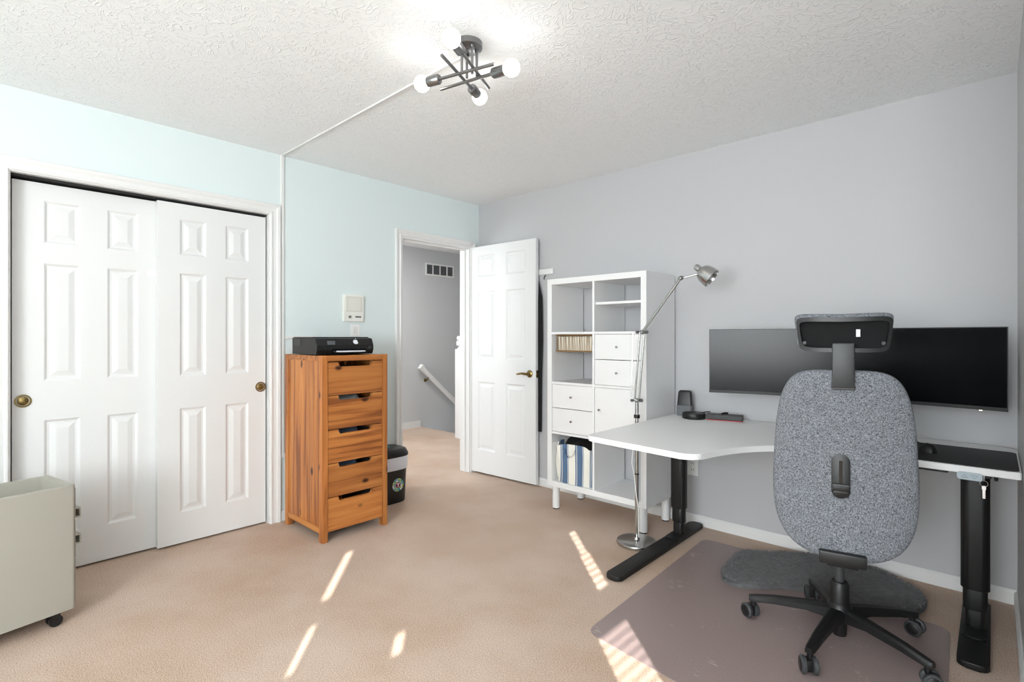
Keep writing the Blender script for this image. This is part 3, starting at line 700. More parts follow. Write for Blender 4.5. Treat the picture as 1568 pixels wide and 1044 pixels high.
b = BM(); lathe(b, [(0, .003), (.022, .003), (.022, .001)], (0, 0, 0), (1, 0, 0), 24); link('emblem_centre', b, 'maroon', em)
b = BM(); prism(b, [(-.004, -.014), (.004, -.014), (.004, .006), (.012, .006), (.012, .013), (-.012, .013), (-.012, .006), (-.004, .006)], .003, .0042, 'yz'); link('emblem_letter', b, 'sheet', em)

# ------------------------------------------------------------------ mobile pedestal at the left edge
ca = math.radians(11.8); cw, clen, cz0, cz1 = .30, .62, .062, .592
corner = Vector((.592, -2.951, 0)); ex = Vector((math.cos(ca), math.sin(ca), 0)); ey = Vector((-math.sin(ca), math.cos(ca), 0))
cc = corner - ex * (cw / 2) - ey * (clen / 2)
ct = thing('mobile_pedestal', 'greige metal mobile pedestal with open tray top at the left edge', 'pedestal', cc, ca)
b = BM(); o_ = rrect(-cw / 2, -clen / 2, cw / 2, clen / 2, .014, 4); i_ = rrect(-cw / 2 + .02, -clen / 2 + .02, cw / 2 - .02, clen / 2 - .03, .003, 4)
def loop(poly, z): return [b.verts.new((x, y, z)) for x, y in poly]
seq = [loop(o_, cz0), loop(o_, cz1 - .003), loop([(x * .985, y * .993) for x, y in o_], cz1), loop(i_, cz1), loop(i_, cz1 - .11)]
for A, B in zip(seq, seq[1:]):
    for k in range(len(A)): b.faces.new((A[k], A[(k + 1) % len(A)], B[(k + 1) % len(A)], B[k]))
b.faces.new(seq[0]); b.faces.new(seq[-1]); link('body', b, 'cart', ct, smooth=35)
for z0, z1 in ((.085, .27), (.274, .44), (.444, .575)):
    b = BM(); box(b, (-cw / 2 + .008, clen / 2, z0), (cw / 2 - .008, clen / 2 + .002, z1), .001, 1); dw = link('drawer', b, 'cart', ct)
for z in (.343, .458):
    y = clen / 2 + .002; bb = BM(); box(bb, (-.112, y + .024, z - .021), (.112, y + .030, z + .021), .002)
    for zz in (-.018, .018): box(bb, (-.112, y - .001, z + zz - .003), (.112, y + .026, z + zz + .003), .001)
    link('handle', bb, 'cart', ct)
for x in (-cw / 2 + .045, cw / 2 - .045):
    for y in (-clen / 2 + .06, clen / 2 - .06):
        b = BM(); box(b, (x - .022, y - .016, .035), (x + .022, y + .016, .062), .004); cs = link('castor', b, 'black', ct)
        for s in (-1, 1):
            b = BM(); cyl(b, (x + s * .008, y, .024), (x + s * .021, y, .024), .024, n=20); link('wheel', b, 'black', cs, smooth=40)

# ------------------------------------------------------------------ shelf unit
kx0, kx1, ky0, ky1, kz0, kz1 = 1.146, 1.926, -.412, -.022, .167, 1.637
ku = thing('shelf_unit', 'white cube shelf unit of two columns on round legs', 'shelf unit', (0, 0, 0))
E_ = .039; I_ = .016; cubes_w = (kx1 - kx0 - 2 * E_ - I_) / 2; cubes_h = (kz1 - kz0 - 2 * E_ - 3 * I_) / 4
for n_, (a, c) in {'side_panel': ((kx0, ky0, kz0 + E_), (kx0 + E_, ky1, kz1 - E_)), 'side_panel_': ((kx1 - E_, ky0, kz0 + E_), (kx1, ky1, kz1 - E_)), 'top_panel': ((kx0, ky0, kz1 - E_), (kx1, ky1, kz1)), 'bottom_panel': ((kx0, ky0, kz0), (kx1, ky1, kz0 + E_))}.items():
    b = BM(); box(b, a, c, .0012, 1); link(n_.rstrip('_'), b, 'lam', ku)
xm = (kx0 + kx1) / 2
b = BM(); box(b, (xm - I_ / 2, ky0 + .003, kz0 + E_), (xm + I_ / 2, ky1, kz1 - E_)); link('divider', b, 'lam', ku)
def cube(c, r):          # column 0/1, row 0 = top
    x0 = kx0 + E_ if c == 0 else xm + I_ / 2; z1 = kz1 - E_ - r * (cubes_h + I_); return x0, x0 + cubes_w, z1 - cubes_h, z1
for r in range(1, 4):
    for c in (0, 1):
        x0, x1, z0, z1 = cube(c, r); b = BM(); box(b, (x0, ky0 + .003, z1), (x1, ky1, z1 + I_)); link('shelf', b, 'lam', ku)
x0, x1, z0, z1 = cube(1, 0); zm = (z0 + z1) / 2 + .012; b = BM(); box(b, (x0, ky0 + .02, zm), (x1, ky1, zm + I_)); link('shelf_insert', b, 'lam', ku)
def knob(parent, x, y, z):
    b = BM(); lathe(b, [(0, .018), (.006, .018), (.008, .014), (.004, .006), (.005, 0)], (x, y, z), (0, -1, 0), 16); link('knob', b, 'chrome', parent, smooth=40)
for c, r in ((1, 1), (0, 2)):
    x0, x1, z0, z1 = cube(c, r); hgt = (z1 - z0) / 2
    b = BM(); box(b, (x0 + .001, ky1 - .01, z0), (x1 - .001, ky1 - .004, z1)); box(b, (x0 + .0005, ky0 + .03, z0), (x0 + .008, ky1 - .01, z1)); box(b, (x1 - .008, ky0 + .03, z0), (x1 - .0005, ky1 - .01, z1)); link('insert_carcass', b, 'lam', ku)
    for k in (0, 1):
        b = BM(); za, zc = z0 + hgt * k + .002, z0 + hgt * (k + 1) - .002; box(b, (x0 + .002, ky0 + .006, za), (x1 - .002, ky0 + .022, zc), .001, 1); dw = link('drawer', b, 'lam', ku); knob(dw, (x0 + x1) / 2, ky0 + .006, (za + zc) / 2)
x0, x1, z0, z1 = cube(1, 2); b = BM(); box(b, (x0 + .002, ky0 + .006, z0 + .002), (x1 - .002, ky0 + .022, z1 - .002), .001, 1); dw = link('door', b, 'lam', ku); knob(dw, x0 + .04, ky0 + .006, (z0 + z1) / 2 + .02)
b = BM(); box(b, (x0 + .001, ky1 - .01, z0), (x1 - .001, ky1 - .004, z1)); link('insert_carcass', b, 'lam', ku)
for x in (kx0 + .045, kx1 - .045):
    for y in (ky0 + .045, ky1 - .045):
        b = BM(); cyl(b, (x, y, .008), (x, y, kz0), .026, n=24); lg = link('leg', b, 'lam', ku, smooth=40)
        b = BM(); cyl(b, (x, y, 0), (x, y, .008), .024, n=24); link('foot_pad', b, 'black', lg, smooth=40)

# hanging basket under the second shelf of the left column
x0, x1, z0, z1 = cube(0, 1); zt_ = z1
bk = thing('under_shelf_basket', 'cream basket with slanting wires hung under the upper left shelf', 'basket', (0, 0, 0))
bx0, bx1, by0, by1, bz0 = x0 + .018, x1 - .004, ky0 + .03, ky1 - .06, zt_ - .118
b = BM(); tube(b, [(bx0, by0, bz0), (bx1, by0, bz0), (bx1, by1, bz0), (bx0, by1, bz0), (bx0, by0, bz0)], .005, 8); link('bottom_rim', b, 'rattan', bk)
b = BM(); tube(b, [(bx0, by0, zt_ - .006), (bx1, by0, zt_ - .006), (bx1, by1, zt_ - .006), (bx0, by1, zt_ - .006), (bx0, by0, zt_ - .006)], .004, 8); link('top_rim', b, 'rattan', bk)
b = BM(); box(b, (bx0, by0, bz0 - .002), (bx1, by1, bz0 + .002)); link('base', b, 'rattan', bk)
n = 22
for k in range(n):
    xa = bx0 + (bx1 - bx0) * (k + .5) / n; b = BM(); tube(b, [(xa + random.uniform(-.012, .012), by0 - .001, zt_ - .006), (xa, by0 - .001, bz0)], .0016, 6); link('wire', b, 'rattan', bk)
for k in range(14):
    ya = by0 + (by1 - by0) * (k + .5) / 14
    for xe in (bx0, bx1):
        b = BM(); tube(b, [(xe, ya + random.uniform(-.01, .01), zt_ - .006), (xe, ya, bz0)], .0016, 6); link('wire', b, 'rattan', bk)
ps = thing('paper_bundle', 'bundle of cream papers standing in the hung basket', 'papers', (0, 0, 0))
for k in range(9):
    y = by0 + .012 + k * .028; b = BM(); box(b, (bx0 + .012, y, bz0 + .0025), (bx1 - .012, y + .004, zt_ - .016 - .004 * (k % 3))); link('sheet', b, 'paper', ps)

# striped canvas bag in the bottom left cube
x0, x1, z0, z1 = cube(0, 3)
bg = thing('striped_bag', 'blue and cream striped canvas bag in the lower left cube', 'bag', ((x0 + x1) / 2, ky0 + .17, z0))
b = BM(); hw, hd, hh = .162, .165, .265; rings = []
for j in range(13):
    t = j / 12; ring = []
    for i in range(64):
        a = 2 * PI * i / 64; c, s = math.cos(a), math.sin(a); e = 5.0
        x = hw * math.copysign(abs(c) ** (2 / e), c); y = hd * math.copysign(abs(s) ** (2 / e), s)
        wv = .006 * math.sin(a * 9 + 5 * t) + .008 * math.sin(a * 5 - 3 * t)
        bul = 1 - .05 * (1 - t) ** 4 + .02 * math.sin(PI * t)
        top = .012 * math.sin(a * 4 + 1) * t
        ring.append(b.verts.new((min(max(x * bul, -.166), .166), y * bul + wv * (.3 + .7 * t), .001 + hh * t + top)))
    rings.append(ring)
for j in range(5):   # inside wall
    t = 1 - j / 5; rings.append([b.verts.new((v.co.x * .95, v.co.y * .95, v.co.z - .001 - .18 * (1 - t) * 1.0)) for v in rings[12]])
for A, B in zip(rings, rings[1:]):
    for i in range(64): b.faces.new((A[i], A[(i + 1) % 64], B[(i + 1) % 64], B[i]))
b.faces.new(rings[0][::-1]); link('body', b, 'stripe', bg, smooth=60)
for yy in (-hd - .004,):
    b = BM(); tube(b, [(-.05, yy - .006, .245), (-.055, yy - .012, .225), (-.04, yy - .016, .20), (-.015, yy - .016, .195), (.01, yy - .016, .205), (.028, yy - .012, .23), (.03, yy - .006, .25)], .007, 8); link('strap', b, 'stripe', bg, smooth=60)
b = BM(); tube(b, [(-.03, .0, .24), (-.02, -.05, .292), (.02, -.06, .285), (.04, -.02, .24)], .005, 8); link('inner_strap', b, 'black', bg)
pb = BM(); pillow(pb, [(.148 * math.cos(2 * PI * i / 32), .148 * math.sin(2 * PI * i / 32)) for i in range(32)], .07, .05)
for v in pb.verts: v.co = Vector((v.co.x, v.co.z, v.co.y + .232 + .012 * math.sin(v.co.x * 40) + .012 * math.sin(v.co.z * 33 + 1)))
tag(link('dark_clothing', pb, 'garment', loc=((x0 + x1) / 2, ky0 + .17, z0), smooth=60), 'black clothing bundled in the striped bag', 'clothing')

# ------------------------------------------------------------------ desk
DZ = .725
def desk_poly():
    # x0 left, back edge near wall, concave inner front edge
    L_, Rr, Bk = 1.962, 3.570, -.045
    p = []
    def arc(cx, cy, r, a0, a1, n=8): 
        for i in range(n + 1):
            a = math.radians(a0 + (a1 - a0) * i / n); p.append((cx + r * math.cos(a), cy + r * math.sin(a)))
    arc(L_ + .03, Bk - .03, .03, 90, 180, 4)
    arc(L_ + .05, -1.12 + .05, .05, 180, 266, 6)
    arc(2.575 - .075, -1.175 + .075, .075, 268, 350, 8)
    # concave sweep from the short wing to the long front edge
    P0, P1, P2 = Vector((2.575, -1.06)), Vector((2.67, -.645)), Vector((3.0, -.645))
    P0 = Vector((2.578, -1.09))
    for i in range(1, 15):
        t = i / 14; q = P0 * (1 - t) ** 2 + P1 * 2 * t * (1 - t) + P2 * t * t; p.append((q.x, q.y))
    arc(Rr - .01, -.645 + .01, .01, 270, 360, 3); arc(Rr - .08, Bk - .08, .08, 0, 90, 6)
    return p
dk = thing('corner_desk', 'white height-adjustable corner desk on two black T-shaped legs', 'desk', (0, 0, 0))
b = BM(); prism(b, desk_poly(), DZ - .027, DZ, 'xy', .003, 2); link('desktop', b, 'desk', dk)
def column(x, y, foot_y0, foot_y1, fw):
    secs = ((.19, DZ - .04, .046, .036), (.105, .19, .039, .030), (.030, .105, .032, .024))
    for z0, z1, hx_, hy_ in secs:
        b = BM(); prism(b, [(x + u, y + v) for u, v in rrect(-hx_, -hy_, hx_, hy_, hy_ * .8, 6)], z0, z1, 'xy', .002, 1); link('column', b, 'blackm', dk, smooth=40)
    b = BM(); prism(b, rrect(x - fw, foot_y0, x + fw, foot_y1, fw * .6, 6), .004, .028, 'xy', .006, 3); ft = link('foot', b, 'blackm', dk, smooth=40)
    b = BM(); prism(b, rrect(x - .04, y - .12, x + .04, y + .12, .03, 5), .028, .034, 'xy', .002); link('foot_plate', b, 'blackm', ft)
    for yy in (foot_y0 + .06, foot_y1 - .06):
        b = BM(); cyl(b, (x, yy, 0), (x, yy, .004), .015); link('glide', b, 'black', ft)
    b = BM(); box(b, (x - .05, y - .18, DZ - .042), (x + .05, y + .2, DZ - .027), .003); link('top_bracket', b, 'blackm', dk)
column(2.085, -.30, -1.06, -.03, .044); column(3.437, -.44, -.77, -.13, .047)
b = BM(); box(b, (2.13, -.36, DZ - .06), (3.39, -.30, DZ - .03), .004); link('cross_beam', b, 'blackm', dk)
b = BM(); box(b, (2.13, -.46, DZ - .06), (3.39, -.42, DZ - .03), .004); link('cross_beam', b, 'blackm', dk)
b = BM(); box(b, (3.20, -.61, DZ - .042), (3.36, -.47, DZ - .027), .004); link('control_box', b, 'blackm', dk)
b = BM(); lathe(b, [(0, 0), (.035, 0), (.033, -.012), (.02, -.028), (0, -.032)], (2.00, -.96, DZ - .027), n=24); link('cable_dome', b, 'black', dk, smooth=50)
cp = bpy.data.objects.new('control_panel', None); COL.objects.link(cp); cp.parent = dk; cp.location = (3.425, -.635, DZ - .027)
b = BM(); prism(b, rrect(-.037, -.022, .037, .006, .008), -.022, -.013, 'xz', .002); link('panel_face', b, 'ctrl', cp)
b = BM(); box(b, (-.034, -.014, -.012), (.034, .05, -.001), .002); link('panel_body', b, 'blackm', cp)
for sx_, s in ((-.014, 1), (.014, -1)):
    b = BM(); tri = [(sx_ - .010, -.012 - s * .005 + .004), (sx_ + .010, -.012 - s * .005 + .004), (sx_, -.008 + s * .006)]
    tube(b, [(u, -.0225, v) for u, v in tri + tri[:2]], .0007, 6); link('arrow', b, 'ctrlm', cp)
b = BM(); cyl(b, (3.50, -.60, DZ - .027), (3.50, -.60, DZ - .05), .008, .005); link('hook', b, 'black', dk)

ky = thing('key_on_ring', 'small silver key on a ring hanging under the desk front', 'key', (3.466, -.652, DZ - .027))
b = BM(); tube(b, [(0, .01, -.0), (0, 0, -.004), (0, -.003, -.012), (0, 0, -.018), (0, .004, -.012)], .0025, 8); link('clip', b, 'steelk', ky)
b = BM(); tube(b, [(.0115 * math.sin(2 * PI * i / 20), 0, -.029 + .0115 * math.cos(2 * PI * i / 20)) for i in range(21)], .0011, 6); link('ring', b, 'steelk', ky)
b = BM(); prism(b, rrect(-.004, -.085, .004, -.040, .002, 2), -.002, .002, 'xz'); prism(b, rrect(-.006, -.052, .006, -.037, .003, 3), -.0022, .0022, 'xz'); link('key_blade', b, 'steelk', ky)

# things on the desk
b = BM(); prism(b, rrect(2.86, -.634, 3.564, -.20, .03), DZ, DZ + .003, 'xy'); tag(link('desk_pad', b, 'padm'), 'black rubber desk pad along the front of the desk', 'desk pad')
ms = thing('computer_mouse', 'black wired computer mouse on the desk pad', 'mouse', (3.285, -.42, DZ + .003), math.radians(15))
b = BM(); pillow(b, [(.031 * math.cos(2 * PI * i / 28) * (1 + .06 * math.sin(2 * PI * i / 28)), .053 * math.sin(2 * PI * i / 28)) for i in range(28)], .034, .0, p=2.4, rings=6)
for v in b.verts: v.co = Vector((v.co.x, v.co.z, v.co.y))
link('shell', b, 'black', ms, smooth=60)
b = BM(); cyl(b, (-.003, .032, .024), (.003, .032, .024), .008, n=16); link('scroll_wheel', b, 'grip', ms)
b = BM(); tube(b, [(0, .052, .006), (-.005, .08, .012), (-.02, .11, .022), (-.05, .135, .012), (-.1, .15, .004), (-.2, .17, .004), (-.3, .16, .004)], .0018, 6); link('cord', b, 'black', ms)
kb = thing('keyboard', 'black keyboard on the desk pad hidden behind the chair', 'keyboard', (3.02, -.46, DZ + .003))
b = BM(); box(b, (-.14, -.065, 0), (.14, .065, .012), .004); link('base', b, 'black', kb)
for r in range(5):
    b = BM()
    for k in range(14): box(b, (-.132 + k * .019, -.056 + r * .0225, .012), (-.116 + k * .019, -.038 + r * .0225, .017), .001, 1)
    link('key_row', b, 'blackm', kb)

sp = thing('desk_speaker', 'grey upright speaker with dark rounded top at the desk back corner', 'speaker', (2.036, -.105, DZ), math.radians(12))
def taper_prism(secs, r, plane='xy'):
    bm = BM(); prev = None
    for hx_, hy_, z in secs:
        ring = [bm.verts.new((x, y, z)) for x, y in rrect(-hx_, -hy_, hx_, hy_, r, 4)]
        if prev:
            for i in range(len(ring)): bm.faces.new((prev[i], prev[(i + 1) % len(ring)], ring[(i + 1) % len(ring)], ring[i]))
        else: bm.faces.new(ring[::-1])
        prev = ring
    bm.faces.new(prev); return bm
link('base', taper_prism([(.045, .04, 0), (.047, .041, .01), (.047, .041, .065)], .01), 'spk', sp, smooth=40)
link('top', taper_prism([(.0465, .028, .065), (.040, .022, .145), (.036, .018, .155), (.03, .014, .158)], .01), 'black', sp, smooth=40)
b = BM(); prism(b, [(-.032, .067), (.032, .067), (.031, .125), (-.031, .125)], -.030, -.02, 'xz', .002); link('grille', b, 'spk', sp, rot=(math.radians(-3), 0, 0))
pk = thing('conference_puck', 'black round conference puck on the desk before the speaker', 'speakerphone', (2.135, -.20, DZ))
b = BM(); lathe(b, [(0, 0), (.066, 0), (.069, .004), (.069, .028), (.066, .034), (.055, .037), (0, .037)], n=40); link('body', b, 'black', pk, smooth=40)
b = BM(); lathe(b, [(.0, .0375), (.05, .0375), (.052, .037)], n=36); link('top_plate', b, 'shell', pk)
b = BM(); tube(b, [(.04, .01, .036), (.06, .015, .042), (.075, .02, .045), (.09, .03, .046)], .003, 8); link('cord', b, 'black', pk)
dc = thing('docking_station', 'long black docking station with red underside on the desk', 'dock', (2.285, -.145, DZ), math.radians(14))
b = BM(); box(b, (-.085, -.038, .003), (.118, .038, .034), .004); link('body', b, 'black', dc)
b = BM(); box(b, (-.083, -.0385, 0), (.116, .037, .0035)); link('base', b, 'dockred', dc)
b = BM(); tube(b, [(.0, .0, .036), (.02, .01, .042), (.035, .012, .04)], .006, 8); link('plug', b, 'black', dc)

# curved monitor
ml, mr_ = Vector((2.305, -.385, 0)), Vector((3.538, -.315, 0)); mz0, mz1 = .912, 1.27
mc = (ml + mr_) / 2; mu = (mr_ - ml).normalized(); mn = Vector((-mu.y, mu.x, 0))
mo = thing('curved_monitor', 'ultra-wide curved black monitor on the desk against the grey wall', 'monitor', (mc.x, mc.y, DZ), math.atan2(mu.y, mu.x))
half = (mr_ - ml).length / 2; sag = .085
def bow(x): return sag * (1 - (x / half) ** 2)
def curved(x0, x1, z0, z1, f0, f1, n=36):
    bm = BM(); prev = None
    for i in range(n + 1):
        x = x0 + (x1 - x0) * i / n; y = bow(x); ring = [bm.verts.new((x, y + f, z)) for f, z in ((f0, z0), (f1, z0), (f1, z1), (f0, z1))]
        if prev:
            for k in range(4): bm.faces.new((prev[k], prev[(k + 1) % 4], ring[(k + 1) % 4], ring[k]))
        else: bm.faces.new(ring)
        prev = ring
    bm.faces.new(prev[::-1]); return bm
z0_, z1_ = mz0 - DZ, mz1 - DZ
link('housing', curved(-half, half, z0_, z1_, .002, .03), 'black', mo, smooth=30)
link('screen', curved(-half + .004, half - .004, z0_ + .016, z1_ - .004, 0, .004), 'screen', mo, smooth=30)
link('bottom_bezel', curved(-half, half, z0_, z0_ + .0155, -.001, .004), 'blackm', mo, smooth=30)
b = BM(); box(b, (half - .09, bow(half - .09) - .004, z0_ - .003), (half - .08, bow(half - .08) + .002, z0_ + .0)); link('power_light', b, 'led', mo)
b = BM(); box(b, (-.045, sag + .09, .006), (.045, sag + .12, z1_ - .12), .004); box(b, (-.06, sag + .029, z1_ - .24), (.06, sag + .092, z1_ - .13), .004); link('stand_neck', b, 'blackm', mo)
b = BM(); prism(b, rrect(-.13, sag + .078, .13, sag + .2, .03), 0, .01, 'xy', .002); link('stand_base', b, 'blackm', mo)

# ------------------------------------------------------------------ floor lamp
lp = thing('floor_lamp', 'chrome floor lamp with jointed arm between shelf unit and desk', 'floor lamp', (1.936, -.545, 0))
b = BM(); lathe(b, [(0, 0), (.118, 0), (.12, .006), (.116, .018), (.09, .024), (.02, .027), (.014, .04), (0, .04)], n=44); link('base', b, 'chrome', lp, smooth=40)
b = BM(); cyl(b, (0, 0, .03), (0, 0, .85), .0105, n=16); link('pole', b, 'chrome', lp, smooth=40)
b = BM(); cyl(b, (0, 0, .745), (0, 0, .765), .018, n=16); link('collar', b, 'black', lp, smooth=40)
J1 = Vector((.0, .0, .85)); J2 = Vector((.035, .0, 1.255)); J3 = Vector((.272, -.0, 1.555))
fx = Vector((.74, .68, 0))
for s in (-.013, .013):
    b = BM(); tube(b, [J1 + fx * s, J2 + fx * s], .0055, 10); link('lower_arm', b, 'chrome', lp, smooth=40)
b = BM(); tube(b, [J1 + Vector((-.026, -.02, .02)), J2 + Vector((-.05, -.02, -.005))], .003, 8); link('spring_rod', b, 'chrome', lp, smooth=40)
for s in (-.007, .007):
    b = BM(); tube(b, [J2 + Vector((0, 0, s)) * 1 + fx * s * .4, J3 + Vector((0, 0, s)) + fx * s * .4], .006, 10); link('upper_arm', b, 'chrome', lp, smooth=40)
vw_ = Vector((-.68, .73, 0))
for J in (J1, J2, J3):
    b = BM(); cyl(b, J - vw_ * .016, J + vw_ * .016, .013, n=18); cyl(b, J - vw_ * .024, J - vw_ * .016, .007, n=12); link('joint', b, 'chrome', lp, smooth=40)
    if J is not J3:
        b = BM(); cyl(b, J + fx * .024 - vw_ * .01, J + fx * .024 + vw_ * .01, .011, n=14); cyl(b, J - fx * .03 - vw_ * .01, J - fx * .03 + vw_ * .01, .009, n=14); box(b, J - Vector((.02, .01, .006)), J + Vector((.02, .01, .006)), .002); link('knuckle', b, 'nickel', lp, smooth=40)
ax = (Vector((.7337, .6794, 0)) * .62 + Vector((0, 0, -1)) * .62 + Vector((.6794, -.7337, 0)) * .42).normalized()
hc = J3 + Vector((.082, .03, .055)); tube_b = BM(); tube(tube_b, [J3, J3 + Vector((.04, .02, .008)), hc + ax * .045], .006, 10); link('neck', tube_b, 'chrome', lp, smooth=40)
b = BM(); outer = [(0, -.012), (.015, -.012), (.018, -.008), (.018, .018), (.024, .022), (.04, .034), (.05, .055), (.054, .085), (.055, .102)]
lathe(b, outer + [(.053, .102)] + [(max(r - .003, 0), h + .002) for r, h in outer[::-1][1:6]] + [(0, .03)], hc, ax, 32); link('shade', b, 'chrome', lp, smooth=40)
b = BM(); lathe(b, [(0, .03), (.012, .035), (.02, .06), (.022, .075), (.015, .09), (0, .094)], hc, ax, 20); link('bulb', b, 'whitep', lp, smooth=60)
b = BM(); tube(b, [(-.012, -.02, .70), (-.014, -.022, .55), (-.022, -.02, .48), (-.004, -.02, .4), (.006, -.02, .3), (.016, -.012, .22), (.012, -.004, .10), (.012, 0, .04)], .003, 8); link('cord', b, 'whitep', lp, smooth=60)
b = BM(); box(b, (-.03, -.035, .655), (.0, -.012, .695), .004); link('switch', b, 'whitep', lp)
b = BM(); cyl(b, (0, 0, .41), (0, 0, .416), .0135); link('cable_clip', b, 'black', lp)

# ------------------------------------------------------------------ floor mat, plush mat
poly = [(2.252, -1.52), (2.205, -.215), (2.72, -.20), (2.80, -.24), (2.83, -.45), (2.9, -.475), (3.33, -.475), (3.362, -.51), (3.40, -1.62), (3.37, -1.66)]
def fillet(poly, r, n=5):
    out = []; N = len(poly)
    for i in range(N):
        p0, p1, p2 = Vector(poly[i - 1]), Vector(poly[i]), Vector(poly[(i + 1) % N]); d0, d1 = (p0 - p1), (p2 - p1)
        rr = min(r, d0.length * .45, d1.length * .45); a, c = p1 + d0.normalized() * rr, p1 + d1.normalized() * rr
        for k in range(n + 1):
            t = k / n; q = a * (1 - t) ** 2 + p1 * 2 * t * (1 - t) + c * t * t; out.append((q.x, q.y))
    return out
b = BM(); prism(b, fillet(poly, .05), .001, .005, 'xy', .001, 1); tag(link('chair_mat', b, 'mat'), 'translucent mauve vinyl chair mat on the carpet under the desk', 'chair mat')
rgp = [(2.50, -.70), (2.455, -.60), (2.44, -.36), (2.47, -.27), (2.56, -.22), (2.66, -.12), (2.80, -.06), (3.0, -.04), (3.12, -.09), (3.24, -.20), (3.275, -.33), (3.25, -.44), (3.16, -.54), (3.03, -.60), (2.95, -.545), (2.84, -.53), (2.76, -.57), (2.66, -.66), (2.56, -.72)]
rgp = fillet(rgp, .09, 4)
pm = thing('plush_mat', 'dark grey plush foot mat under the desk behind the chair base', 'foot mat', (2.85, -.38, .0055))
loc_poly = [(x - 2.85, y + .38) for x, y in rgp]
b = BM(); pillow(b, loc_poly, .030, .0, p=6.0, rings=9)
for v in b.verts: v.co = Vector((v.co.x, v.co.z, v.co.y + (.003 * math.sin(v.co.x * 38) * math.sin(v.co.z * 31) if v.co.y > .02 else 0)))
bmesh.ops.subdivide_edges(b, edges=list(b.edges), cuts=1)
rug = link('pad', b, 'rug', pm, smooth=70)
def inside(x, y):
    c = False; n = len(loc_poly)
    for i in range(n):
        (xa, ya), (xb, yb) = loc_poly[i], loc_poly[i - 1]
        if (ya > y) != (yb > y) and x < (xb - xa) * (y - ya) / (yb - ya) + xa: c = not c
    return c
V_, F_ = [], []
cnt = 0
while cnt < 16000:
    x, y = random.uniform(-.43, .44), random.uniform(-.36, .36)
    if not inside(x, y): continue
    cnt += 1; a = random.uniform(0, 2 * PI); ln = random.uniform(.006, .013); tl = random.uniform(0, .008); ta = random.uniform(0, 2 * PI); k = len(V_)
    w = .0014; z = .024
    V_ += [(x - w * math.cos(a), y - w * math.sin(a), z), (x + w * math.cos(a), y + w * math.sin(a), z), (x + tl * math.cos(ta), y + tl * math.sin(ta), z + ln)]; F_.append((k, k + 1, k + 2))
n = len(loc_poly)
for _ in range(3500):
    i = random.randrange(n); t = random.random(); (xa, ya), (xb, yb) = loc_poly[i], loc_poly[(i + 1) % n]; x, y = xa + (xb - xa) * t, ya + (yb - ya) * t
    m_ = math.hypot(x, y); ox, oy = x / m_, y / m_; z = random.uniform(.0, .026); k = len(V_); w = .0016
    V_ += [(x * .985 - oy * w, y * .985 + ox * w, z), (x * .985 + oy * w, y * .985 - ox * w, z), (x + ox * random.uniform(.004, .012), y + oy * random.uniform(.004, .012), z + random.uniform(-.0, .006))]; F_.append((k, k + 1, k + 2))
me = bpy.data.meshes.new('pile'); me.from_pydata(V_, [], F_); me.materials.append(M['rugf']); o = bpy.data.objects.new('pile', me); COL.objects.link(o); o.parent = pm; o['kind'] = 'stuff'

# ------------------------------------------------------------------ office chair
ch = thing('office_chair', 'grey fabric office chair with headrest seen from behind', 'office chair', (3.035, -.872, .005), math.radians(12.4))
BA = [192, 264, 336, 48, 120]; yaw = 12.4
for a in BA:
    t = math.radians(a - yaw); u = Vector((math.cos(t), math.sin(t), 0)); s = Vector((-u.y, u.x, 0)); b = BM(); prev = None
    for r, hw, z0, z1 in ((.03, .026, .085, .135), (.12, .023, .095, .128), (.24, .019, .085, .113), (.315, .016, .074, .098), (.335, .012, .074, .094)):
        pts = [(-hw, z0), (hw, z0), (hw, z1 - .008), (hw * .6, z1), (-hw * .6, z1), (-hw, z1 - .008)]
        ring = [b.verts.new(u * r + s * q + Vector((0, 0, z))) for q, z in pts]
        if prev:
            for i in range(6): b.faces.new((prev[i], prev[(i + 1) % 6], ring[(i + 1) % 6], ring[i]))
        else: b.faces.new(ring)
        prev = ring
    b.faces.new(prev[::-1]); arm_ = link('base_arm', b, 'black', ch, smooth=35)
    c = u * .318; off = u * .012
    b = BM(); cyl(b, c + Vector((0, 0, .05)), c + Vector((0, 0, .08)), .011, n=14); w0 = c + off
    ang = math.radians({192: 60, 264: 30, 336: 110, 48: 75, 120: 20}[a] - yaw); wx = Vector((math.cos(ang), math.sin(ang), 0))
    box(b, (-.012, -.018, .012), (.012, .018, .055), .006, 2, Matrix.Translation(w0) @ Matrix.Rotation(ang, 4, 'Z')); cs = link('caster', b, 'black', ch, smooth=40)
    for sg in (-1, 1):
        p = w0 + Vector((0, 0, .031))
        b = BM(); lathe(b, [(0, .010), (.024, .010), (.030, .013), (.031, .024), (.027, .028), (0, .029)], p, wx * sg, 24); wl = link('wheel', b, 'grip', cs, smooth=40)
        b = BM(); lathe(b, [(0, .0305), (.02, .030), (.022, .0285)], p, wx * sg, 20); link('wheel_cap', b, 'black', wl, smooth=40)
b = BM(); lathe(b, [(0, .078), (.04, .08), (.046, .1), (.044, .135), (.034, .15), (0, .15)], n=28); link('hub', b, 'black', ch, smooth=40)
b = BM(); lathe(b, [(0, .02), (.024, .02), (.026, .03), (.027, .09)], n=24); link('lift_lower_tube', b, 'black', ch, smooth=40)
b = BM(); lathe(b, [(.034, .14), (.034, .225), (.028, .235), (.0, .235)], n=26); link('lift_cover', b, 'black', ch, smooth=40)
b = BM(); cyl(b, (0, 0, .23), (0, 0, .39), .017, n=20); link('gas_lift', b, 'grip', ch, smooth=40)
b = BM(); box(b, (-.09, -.13, .385), (.09, .12, .43), .012, 3); link('mechanism', b, 'black', ch, smooth=40)
b = BM(); pillow(b, rrect(-.205, -.19, .205, .255, .11, 7), .05, .03, p=4, rings=8)
